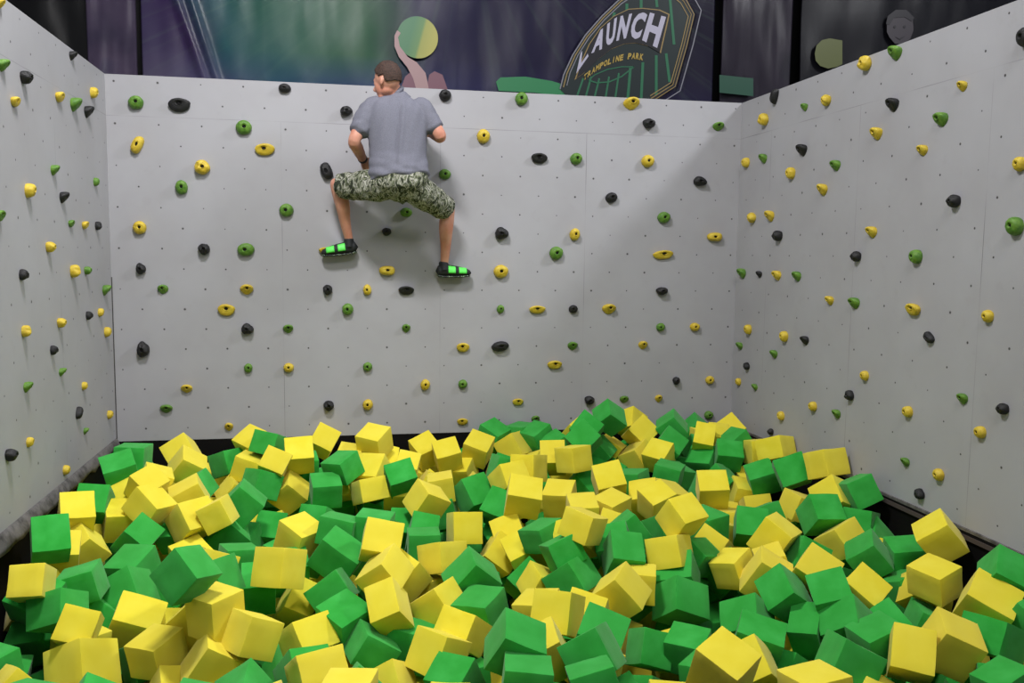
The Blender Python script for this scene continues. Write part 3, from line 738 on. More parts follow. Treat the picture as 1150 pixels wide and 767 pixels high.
["y",4.697,-2.077,-0.067,0.194,-0.45,-0.302,0.818,0.197,0.2,0.205,932,549,741],
["g",4.514,-2.243,-0.111,0.279,-0.664,-0.652,-0.238,0.179,0.197,0.194,921,577,2010],
["g",4.79,-2.2,0.011,0.284,-0.496,-0.613,-0.545,0.172,0.171,0.196,968,551,1364],
["g",4.743,-2.303,-0.156,0.923,-0.061,0.136,0.354,0.197,0.171,0.159,969,581,548],
["g",4.79,-2.371,-0.253,0.306,-0.345,0.869,-0.181,0.19,0.172,0.197,990,594,318],
["y",4.548,-2.431,-0.215,0.936,-0.26,-0.18,0.155,0.198,0.197,0.174,944,603,1226],
["g",4.788,-2.686,-0.233,0.987,0.082,-0.065,-0.123,0.188,0.191,0.162,1014,618,1198],
["g",4.565,-2.675,-0.227,0.651,-0.622,-0.052,-0.433,0.181,0.188,0.192,976,621,1892],
["y",4.072,-2.952,-0.193,0.12,-0.372,-0.843,-0.369,0.193,0.191,0.19,915,632,1294],
["y",4.267,-3.081,-0.26,0.17,-0.429,-0.831,-0.31,0.189,0.176,0.181,975,658,1543],
["y",4.79,-2.962,-0.035,0.807,-0.23,-0.272,0.471,0.186,0.182,0.194,1056,602,2408],
["y",4.615,-3.173,-0.179,0.98,0.054,-0.118,0.153,0.173,0.195,0.161,1050,651,2913],
["g",4.681,-2.845,-0.378,0.962,-0.164,-0.156,0.151,0.172,0.179,0.203,1005,658,488],
["y",4.686,-3.014,-0.313,0.017,0.635,0.626,-0.453,0.191,0.192,0.191,1024,669,526],
["g",4.597,-3.178,-0.415,0.351,-0.466,0.667,-0.464,0.194,0.161,0.196,1032,687,738],
["y",4.265,-3.761,-0.233,0.794,-0.554,0.25,-0.008,0.189,0.196,0.193,1074,724,3745],
["y",4.074,-3.764,-0.262,0.13,0.823,0.46,-0.306,0.193,0.174,0.193,1024,734,3323],
["y",3.852,-3.832,-0.433,0.412,-0.117,0.164,-0.889,0.2,0.147,0.197,986,764,149],
["g",3.802,-3.718,-0.31,0.11,-0.737,-0.624,0.235,0.191,0.204,0.195,956,739,2599],
["g",4.079,-3.517,-0.323,0.988,0.018,-0.149,0.042,0.199,0.184,0.185,980,711,1896],
["g",4.043,-3.175,-0.234,0.055,0.248,0.825,-0.505,0.184,0.192,0.192,930,659,1658],
["g",4.291,-3.288,-0.381,0.21,0.422,-0.72,0.509,0.191,0.191,0.191,1002,686,535],
["g",4.788,-3.442,-0.073,0.095,0.288,0.402,0.864,0.177,0.189,0.192,1128,635,1683],
["y",4.647,-3.516,-0.171,0.826,-0.395,0.341,-0.213,0.218,0.187,0.187,1111,671,2843],
["g",4.536,-3.69,-0.254,0.472,-0.339,-0.411,0.702,0.207,0.155,0.2,1123,715,2091],
["g",4.79,-3.672,-0.208,0.156,-0.046,0.871,-0.463,0.19,0.19,0.19,1144,690,305],
["g",4.264,-4.09,-0.285,0.118,0.14,0.006,-0.983,0.181,0.147,0.193,1122,754,1404],
["y",0.153,-1.793,-0.051,0.044,-0.165,0.873,-0.457,0.179,0.19,0.191,88,570,1443],
["y",0.17,-2.146,-0.167,0.21,-0.969,-0.103,0.078,0.18,0.191,0.19,81,620,596],
["y",0.208,-1.905,-0.213,0.636,-0.574,0.085,0.509,0.19,0.188,0.19,103,612,1098],
["g",0.168,-2.299,-0.028,0.929,-0.325,-0.042,0.171,0.173,0.191,0.191,57,605,2416],
["y",0.217,-2.73,-0.1,0.008,-0.009,0.968,-0.25,0.151,0.198,0.149,34,653,2088],
["g",0.368,-2.495,-0.202,0.125,-0.004,0.992,-0.004,0.181,0.193,0.155,98,650,1682],
["g",0.333,-2.758,-0.23,0.12,0.205,0.937,-0.255,0.191,0.187,0.156,59,683,2217],
["g",0.405,-2.442,-0.402,0.767,0.546,0.249,-0.228,0.189,0.189,0.189,117,686,435],
["y",0.407,-2.696,-0.453,0.901,0.03,0.046,0.429,0.19,0.19,0.19,102,715,223],
["g",0.474,-1.791,-0.21,0.131,0.452,0.673,-0.571,0.194,0.17,0.194,156,599,1315],
["g",0.521,-2.083,-0.302,0.542,0.158,0.073,-0.822,0.211,0.193,0.221,150,627,1435],
["g",0.552,-2.335,-0.314,0.776,0.27,0.411,0.395,0.209,0.186,0.175,146,656,1675],
["g",0.962,-3.083,0.029,0.813,0.246,0.269,0.454,0.188,0.178,0.174,208,645,3645],
["y",0.756,-1.636,-0.158,0.138,-0.339,0.871,-0.327,0.215,0.2,0.186,209,583,1609],
["y",0.772,-1.79,-0.352,0.795,-0.53,-0.241,0.171,0.19,0.19,0.19,214,609,400],
["g",1.014,-1.357,-0.388,0.174,-0.044,-0.18,0.967,0.18,0.182,0.168,287,600,349],
["g",0.928,-1.522,-0.288,0.262,0.21,0.777,-0.532,0.208,0.197,0.188,257,602,904],
["g",1.173,-1.207,-0.379,0.916,-0.391,0.089,-0.027,0.188,0.191,0.192,303,588,758],
["g",1.015,-2.662,-0.156,0.414,-0.327,0.439,-0.727,0.192,0.182,0.192,259,641,856],
["y",1.328,-2.627,-0.126,0.001,-0.305,-0.935,0.183,0.185,0.187,0.193,313,638,2735],
["y",1.402,-2.061,-0.159,0.166,-0.365,-0.911,-0.094,0.194,0.192,0.19,334,598,1697],
["g",1.616,-2.34,-0.183,0.745,-0.584,0.312,0.079,0.229,0.187,0.186,378,622,2251],
["g",1.623,-2.131,-0.103,0.093,-0.163,-0.98,0.061,0.199,0.196,0.154,376,589,948],
["g",1.475,-1.349,-0.294,0.423,-0.431,0.757,0.248,0.19,0.19,0.19,354,573,374],
["y",1.842,-2.464,-0.072,0.369,-0.682,-0.58,-0.249,0.179,0.197,0.19,427,603,1659],
["y",1.851,-2.663,-0.174,0.746,-0.497,0.393,0.207,0.168,0.189,0.208,433,638,1927],
["y",1.958,-2.44,-0.278,0.79,-0.479,-0.38,-0.052,0.202,0.189,0.189,468,651,909],
["y",2.122,-2.72,-0.331,0.105,-0.494,-0.495,-0.707,0.166,0.194,0.194,490,675,1563],
["y",2.189,-2.285,-0.242,0.104,0.452,0.871,-0.161,0.2,0.2,0.165,493,624,1439],
["g",2.125,-1.696,-0.291,0.887,-0.446,0.122,0.018,0.169,0.193,0.194,476,585,533],
["g",2.114,-1.911,-0.297,0.024,1.0,-0.013,-0.009,0.188,0.192,0.19,473,604,864],
["g",2.035,-1.448,-0.322,0.044,0.04,0.415,0.908,0.19,0.19,0.19,453,585,413],
["y",2.369,-1.856,-0.213,0.985,-0.161,0.032,0.052,0.182,0.192,0.187,522,592,1396],
["g",2.653,-1.488,-0.209,0.886,-0.341,0.214,-0.229,0.178,0.191,0.193,554,566,864],
["y",2.662,-1.793,-0.283,0.067,-0.655,-0.66,-0.361,0.167,0.187,0.18,568,589,641],
["g",2.652,-1.791,-0.558,0.674,-0.075,-0.502,-0.537,0.191,0.191,0.191,569,658,94],
["y",2.583,-1.893,-0.381,0.905,-0.272,0.328,0.003,0.188,0.192,0.193,559,623,934],
["g",2.31,-2.568,-0.265,0.28,0.293,0.722,-0.561,0.22,0.198,0.197,530,640,1915],
["g",2.683,-2.256,-0.428,0.86,-0.284,0.397,-0.145,0.187,0.191,0.192,580,651,547],
["g",2.331,-2.797,-0.36,0.1,0.334,0.935,0.071,0.204,0.208,0.199,543,676,1855],
["y",2.207,-2.971,-0.37,0.482,0.065,-0.679,-0.55,0.195,0.164,0.195,521,705,1894],
["g",1.98,-2.848,-0.481,0.423,-0.626,-0.353,-0.553,0.2,0.227,0.187,457,718,777],
["g",2.127,-3.342,-0.437,0.319,-0.11,-0.222,0.915,0.19,0.16,0.185,510,751,1796],
["y",2.072,-3.154,-0.39,0.546,0.152,0.701,-0.433,0.191,0.191,0.191,486,727,2223],
["y",1.863,-2.852,-0.276,0.154,0.167,0.874,-0.43,0.155,0.191,0.196,436,681,2619],
["g",2.348,-3.585,-0.176,0.289,-0.708,-0.644,0.016,0.175,0.194,0.195,576,718,3295],
["g",2.356,-3.783,-0.252,0.994,-0.016,0.054,-0.091,0.191,0.191,0.19,592,750,1841],
["g",2.661,-3.667,-0.201,0.026,0.338,0.514,-0.788,0.187,0.185,0.192,667,727,2177],
["g",2.614,-3.877,-0.245,0.985,-0.102,-0.131,-0.055,0.179,0.192,0.191,665,754,1430],
["y",2.629,-3.19,-0.216,0.04,-0.316,-0.922,0.22,0.19,0.191,0.189,628,684,2313],
["y",2.522,-3.398,-0.309,0.204,-0.149,0.614,0.748,0.19,0.19,0.19,624,728,1004],
["y",3.03,-2.905,-0.258,0.043,0.481,0.606,-0.632,0.189,0.201,0.189,701,663,2463],
["y",3.169,-2.762,-0.265,0.009,-0.175,-0.985,0.0,0.183,0.19,0.157,728,650,609],
["g",2.751,-3.469,-0.226,0.257,-0.928,0.251,0.094,0.196,0.189,0.19,679,698,1382],
["g",3.166,-2.589,-0.444,0.013,-0.357,0.823,-0.442,0.192,0.224,0.187,721,690,211],
["g",3.389,-2.807,-0.368,0.125,0.543,0.752,-0.351,0.208,0.217,0.186,765,676,3035],
["g",3.239,-3.29,-0.397,0.068,-0.888,-0.441,-0.112,0.167,0.183,0.171,767,721,1721],
["g",3.078,-3.206,-0.419,0.057,0.666,0.694,-0.266,0.195,0.157,0.168,727,730,2061],
["g",3.002,-3.32,-0.602,0.766,0.122,-0.486,0.403,0.19,0.19,0.19,725,762,176],
["y",3.224,-3.081,-0.526,0.903,-0.406,-0.101,-0.1,0.159,0.196,0.199,749,754,238],
["y",3.111,-3.956,-0.16,0.111,-0.446,-0.868,-0.186,0.192,0.185,0.199,813,741,3783],
["y",3.405,-2.598,-0.168,0.096,0.36,0.912,-0.174,0.195,0.193,0.17,750,619,1674],
["g",3.435,-2.654,-0.284,0.508,0.816,-0.276,-0.015,0.198,0.19,0.19,766,640,802],
["g",3.149,-2.409,-0.184,0.947,0.239,-0.174,-0.127,0.187,0.19,0.19,685,602,438],
["g",3.288,-2.239,-0.173,0.269,0.682,0.656,0.18,0.19,0.19,0.19,712,589,580],
["g",3.507,-2.243,-0.141,0.232,-0.556,-0.498,0.623,0.196,0.158,0.194,734,593,347],
["y",3.496,-2.525,0.007,0.916,0.341,0.034,0.209,0.183,0.171,0.181,766,579,2046],
["g",3.816,-2.12,-0.189,0.556,0.006,-0.041,0.83,0.221,0.184,0.182,805,585,676],
["y",3.757,-2.358,-0.226,0.441,-0.03,-0.518,0.732,0.171,0.158,0.197,802,603,571],
["g",3.614,-2.502,-0.24,0.93,0.211,0.17,0.251,0.185,0.155,0.163,790,623,858],
["y",3.766,-2.636,-0.263,0.171,0.456,0.871,0.064,0.168,0.183,0.16,819,637,1639],
["g",4.096,-2.154,-0.198,0.255,-0.762,-0.498,-0.327,0.187,0.186,0.191,839,588,1218],
["y",4.58,-1.075,-0.313,0.807,-0.581,0.108,-0.005,0.213,0.201,0.187,831,549,546],
["y",4.615,-1.806,-0.195,0.448,-0.585,0.572,-0.361,0.195,0.165,0.194,889,565,686],
["y",4.059,-2.529,-0.14,0.258,-0.381,-0.884,-0.079,0.183,0.19,0.203,870,598,1549],
["y",3.855,-2.848,-0.244,0.777,-0.559,0.288,0.038,0.197,0.217,0.172,853,639,1402],
["y",3.969,-2.702,-0.249,0.144,-0.176,-0.015,0.974,0.155,0.197,0.195,868,617,277],
["g",4.224,-2.578,-0.252,0.955,-0.164,0.245,-0.026,0.19,0.19,0.19,900,616,617],
["g",3.646,-3.07,-0.379,0.249,-0.334,-0.258,0.871,0.206,0.181,0.192,832,684,1344],
["g",3.609,-3.269,-0.38,0.065,-0.261,-0.943,-0.196,0.221,0.167,0.16,858,709,1826],
["g",3.853,-3.045,-0.256,0.212,0.385,0.772,-0.459,0.168,0.19,0.194,878,664,2387],
["g",4.041,-3.318,-0.312,0.243,-0.363,-0.208,0.875,0.201,0.164,0.19,946,690,1643],
["g",3.905,-3.203,-0.385,0.323,-0.427,-0.267,-0.801,0.195,0.147,0.198,903,707,1978],
["g",3.754,-3.258,-0.571,0.141,-0.497,0.571,0.638,0.19,0.19,0.19,888,740,424],
["y",3.371,-4.197,-0.175,0.054,0.996,0.064,0.044,0.195,0.191,0.189,913,756,1648],
["y",3.505,-3.449,-0.422,0.175,0.294,0.841,-0.418,0.15,0.194,0.198,857,742,1000],
["g",0.196,-2.599,-0.235,0.888,-0.407,0.208,-0.051,0.199,0.192,0.191,26,681,638],
["y",0.11,-2.426,-0.326,0.894,-0.363,0.053,0.257,0.187,0.193,0.194,8,700,126],
["g",0.186,-2.543,-0.439,0.485,-0.298,-0.34,-0.748,0.213,0.214,0.189,32,721,1369],
["y",0.467,-2.927,-0.249,0.083,0.131,-0.481,0.863,0.158,0.156,0.199,87,701,1898],
["y",0.503,-3.014,-0.405,0.162,0.245,0.924,-0.244,0.216,0.219,0.216,94,742,3730],
["y",0.619,-2.526,-0.407,0.826,-0.527,0.142,0.138,0.226,0.192,0.192,152,692,2455],
["y",0.813,-2.994,-0.358,0.042,0.27,0.958,0.087,0.173,0.19,0.159,175,730,3178],
["g",0.736,-2.83,-0.462,0.735,-0.34,0.584,0.048,0.18,0.193,0.194,143,752,344],
["y",0.975,-2.845,-0.283,0.673,0.633,-0.338,0.176,0.191,0.196,0.191,205,703,453],
["y",1.076,-3.036,-0.172,0.917,0.013,-0.026,0.398,0.181,0.185,0.193,239,686,3003],
["y",1.238,-3.121,-0.25,0.084,-0.442,-0.867,0.215,0.188,0.179,0.173,284,714,3088],
["y",1.083,-3.139,-0.375,0.682,-0.659,0.146,0.28,0.213,0.204,0.189,235,742,2300],
["y",0.905,-3.121,-0.5,0.239,-0.937,-0.172,0.186,0.183,0.164,0.182,188,757,587],
["g",1.208,-2.443,-0.295,0.029,-0.039,0.827,-0.56,0.166,0.194,0.194,289,667,1254],
["g",1.354,-2.243,-0.286,0.04,-0.063,0.806,-0.587,0.19,0.19,0.19,329,644,213],
["y",1.59,-2.258,-0.428,0.48,0.174,0.2,-0.836,0.19,0.19,0.19,378,654,100],
["g",1.647,-2.76,-0.365,0.924,0.17,-0.057,0.339,0.2,0.203,0.169,387,688,1955],
["g",1.584,-2.542,-0.303,0.181,0.243,0.556,-0.774,0.199,0.162,0.195,371,660,1260],
["y",1.468,-2.849,-0.409,0.901,-0.3,-0.097,0.297,0.207,0.201,0.163,347,711,1956],
["y",1.404,-2.427,-0.395,0.12,0.533,0.708,-0.447,0.195,0.154,0.198,331,679,1373],
["y",1.534,-3.409,-0.309,0.936,-0.293,-0.076,0.18,0.205,0.197,0.144,355,746,2019],
["g",1.245,-3.025,-0.47,0.487,-0.302,0.562,-0.597,0.184,0.167,0.196,304,745,373],
["g",1.775,-2.93,-0.445,0.08,0.465,0.059,-0.879,0.157,0.195,0.196,415,726,2222],
["g",1.238,-3.465,-0.377,0.726,-0.609,-0.172,-0.269,0.19,0.19,0.19,277,757,980],
["g",1.477,-3.241,-0.41,0.088,-0.535,-0.373,0.753,0.191,0.191,0.191,328,741,690],
["y",2.753,-1.772,-0.055,0.869,-0.481,0.113,-0.04,0.211,0.187,0.187,589,558,1869],
["y",3.042,-1.557,-0.144,0.791,-0.564,0.119,-0.207,0.191,0.19,0.19,625,558,1250],
["y",3.09,-1.929,-0.135,0.11,-0.993,0.048,-0.02,0.177,0.193,0.193,655,563,642],
["y",3.307,-1.828,-0.157,0.285,0.062,0.124,-0.948,0.19,0.169,0.207,690,562,807],
["y",3.645,-1.513,-0.179,0.813,-0.528,0.019,-0.245,0.185,0.192,0.192,716,553,495],
["y",2.93,-2.518,-0.019,0.151,-0.366,-0.915,0.082,0.18,0.192,0.155,654,591,1816],
["g",2.774,-2.23,-0.159,0.152,0.478,0.865,0.03,0.181,0.192,0.141,603,600,1173],
["g",2.821,-2.522,-0.158,0.971,-0.138,-0.187,0.05,0.18,0.196,0.154,631,619,1342],
["y",2.948,-2.325,-0.156,0.087,0.358,0.864,-0.342,0.195,0.191,0.189,648,609,234],
["g",2.853,-2.608,-0.288,0.869,-0.305,-0.129,0.367,0.2,0.21,0.18,644,647,1711],
["y",2.701,-2.075,-0.307,0.186,0.111,0.832,-0.51,0.208,0.19,0.19,582,619,908],
["y",2.723,-2.463,-0.37,0.009,0.513,0.101,-0.853,0.163,0.192,0.195,598,647,815],
["g",2.65,-1.391,-0.411,0.543,0.23,-0.805,-0.062,0.19,0.19,0.19,547,599,177],
["y",3.248,-2.031,-0.226,0.506,-0.197,0.772,-0.33,0.189,0.189,0.189,685,578,222],
["g",3.139,-2.588,-0.175,0.884,-0.459,0.084,0.017,0.18,0.19,0.192,699,618,1817],
["g",3.804,-2.452,-0.36,0.087,-0.72,-0.476,0.498,0.194,0.165,0.195,804,660,265],
["g",3.801,-2.297,-0.498,0.237,0.141,0.88,-0.386,0.209,0.189,0.19,810,670,226],
["y",0.711,-0.245,-0.253,0.536,0.084,-0.047,0.838,0.19,0.19,0.19,244,538,100],
["y",2.278,-0.244,-0.316,0.134,0.08,-0.131,0.979,0.19,0.19,0.19,480,529,102],
["g",1.118,-0.394,-0.476,0.527,-0.319,0.611,-0.498,0.19,0.19,0.19,304,570,109],
["y",3.335,-0.608,-0.269,0.918,-0.034,0.097,0.382,0.19,0.19,0.19,632,535,94],
["g",3.527,-0.801,-0.2,0.542,-0.066,-0.586,-0.599,0.19,0.19,0.19,671,517,100],
["g",1.842,-0.947,-0.407,0.509,0.298,0.501,-0.633,0.19,0.19,0.19,417,569,148],
["y",2.266,-0.928,-0.209,0.963,-0.079,0.257,-0.029,0.19,0.19,0.19,478,534,68],
["g",3.353,-1.004,-0.202,0.569,0.609,-0.553,-0.015,0.19,0.19,0.19,655,541,458],
["y",0.168,-1.174,-0.379,0.383,-0.893,0.169,0.164,0.19,0.19,0.19,110,594,79],
["g",2.285,-1.15,-0.503,0.338,-0.025,-0.077,0.938,0.19,0.19,0.19,498,601,91],
["y",4.358,-1.199,-0.44,0.076,-0.635,0.743,0.197,0.19,0.19,0.19,823,567,71],
["g",4.149,-1.366,-0.203,0.047,0.141,-0.118,0.982,0.19,0.19,0.19,778,546,107],
["y",4.56,-1.31,-0.359,0.105,0.71,-0.247,-0.651,0.19,0.19,0.19,848,562,409],
["g",2.432,-1.542,-0.346,0.996,-0.029,0.026,-0.075,0.19,0.19,0.19,535,615,94],
["g",2.974,-1.489,-0.382,0.334,0.912,0.235,-0.042,0.19,0.19,0.19,601,583,77],
["g",1.282,-1.748,-0.392,0.264,0.103,-0.015,0.959,0.19,0.19,0.19,302,611,67],
["y",4.128,-1.736,-0.31,0.205,-0.017,0.073,0.976,0.19,0.19,0.19,820,577,149],
["g",4.57,-1.753,-0.433,0.419,-0.171,0.045,0.891,0.19,0.19,0.19,896,592,70],
["g",1.051,-1.94,-0.329,0.977,-0.052,0.062,0.195,0.19,0.19,0.19,269,619,640],
["g",1.513,-1.907,-0.326,0.728,0.445,0.521,-0.034,0.19,0.19,0.19,352,645,86],
["y",3.982,-1.952,-0.309,0.594,0.123,0.122,0.785,0.19,0.19,0.19,822,599,95],
["g",4.32,-1.919,-0.235,0.587,-0.145,-0.79,0.104,0.19,0.19,0.19,869,570,269],
["g",0.753,-2.114,-0.379,0.559,-0.317,0.197,-0.74,0.19,0.19,0.19,190,675,97],
["g",3.039,-2.135,-0.335,0.805,-0.464,-0.111,0.352,0.19,0.19,0.19,670,632,95],
["y",0.739,-2.333,-0.541,0.49,0.578,0.088,-0.646,0.19,0.19,0.19,191,690,192],
["y",0.958,-2.284,-0.232,0.186,0.173,-0.956,0.144,0.19,0.19,0.19,244,622,205],
["y",2.083,-2.285,-0.433,0.108,0.407,-0.907,0.018,0.19,0.19,0.19,486,656,209],
["y",3.343,-2.339,-0.582,0.935,-0.142,0.119,-0.303,0.19,0.19,0.19,728,698,184],
["g",3.551,-2.473,-0.465,0.509,-0.338,0.792,-0.005,0.19,0.19,0.19,792,655,64],
["g",3.732,-2.49,-0.662,0.627,0.076,-0.044,0.774,0.19,0.19,0.19,801,694,404],
["g",4.481,-2.506,-0.442,0.579,-0.087,0.809,-0.051,0.19,0.19,0.19,952,642,72],
["g",0.174,-2.643,-0.687,0.738,0.617,-0.269,0.035,0.19,0.19,0.19,43,758,126],
["g",3.419,-2.705,-0.634,0.964,0.002,0.156,0.213,0.19,0.19,0.19,743,704,102],
["g",0.14,-2.899,-0.501,0.994,-0.004,0.072,0.087,0.19,0.19,0.19,32,745,225],
["y",2.615,-2.86,-0.356,0.312,-0.112,-0.031,0.943,0.19,0.19,0.19,591,676,554],
["g",2.219,-3.043,-0.591,0.636,-0.052,-0.016,0.77,0.19,0.19,0.19,543,752,200],
["y",2.812,-3.017,-0.321,0.179,-0.21,-0.905,0.324,0.19,0.19,0.19,664,673,437],
["y",3.931,-3.063,-0.619,0.952,0.11,0.224,-0.174,0.19,0.19,0.19,886,725,78],
["g",0.19,-3.192,-0.323,0.904,0.008,-0.076,0.42,0.19,0.19,0.19,12,737,620],
["y",2.778,-3.283,-0.445,0.505,0.115,0.006,0.855,0.19,0.19,0.19,683,755,74],
["g",4.713,-3.258,-0.624,0.55,0.513,-0.454,-0.478,0.19,0.19,0.19,1054,762,123],
["y",0.363,-3.454,-0.312,0.843,0.213,-0.272,-0.412,0.19,0.19,0.19,14,757,492],
["g",0.717,-3.66,-0.294,0.739,-0.604,0.155,0.253,0.19,0.19,0.19,107,762,281],
["g",2.788,-3.624,-0.467,0.376,0.444,0.789,-0.197,0.19,0.19,0.19,704,761,212],
["g",3.211,-3.601,-0.392,0.399,-0.064,0.022,0.915,0.19,0.19,0.19,769,749,334],
["g",4.549,-3.572,-0.618,0.644,0.295,0.108,-0.698,0.19,0.19,0.19,1071,764,77],
["g",0.536,-3.803,-0.197,0.058,-0.657,0.223,0.718,0.19,0.19,0.19,36,765,155],
["g",1.106,-3.789,-0.257,0.722,0.035,0.156,0.673,0.19,0.19,0.19,215,764,134],
["y",1.664,-3.774,-0.268,0.99,0.021,-0.023,-0.137,0.19,0.19,0.19,395,758,992],
["y",2.953,-3.843,-0.389,0.09,0.045,0.026,0.995,0.19,0.19,0.19,743,765,101],
["g",1.648,-2.076,-0.355,0.94,0.254,-0.112,-0.2,0.19,0.19,0.19,403,643,119],
["y",2.397,-2.905,-0.753,0.118,-0.083,-0.017,0.989,0.19,0.19,0.19,557,762,116],
["y",3.022,-2.843,-0.519,0.218,-0.57,0.332,0.719,0.19,0.19,0.19,707,712,185],
["y",3.16,-2.906,-0.721,0.365,-0.052,0.078,0.926,0.19,0.19,0.19,716,753,237],
["y",1.85,-3.204,-0.52,0.282,-0.822,-0.291,0.4,0.19,0.19,0.19,444,755,912]]
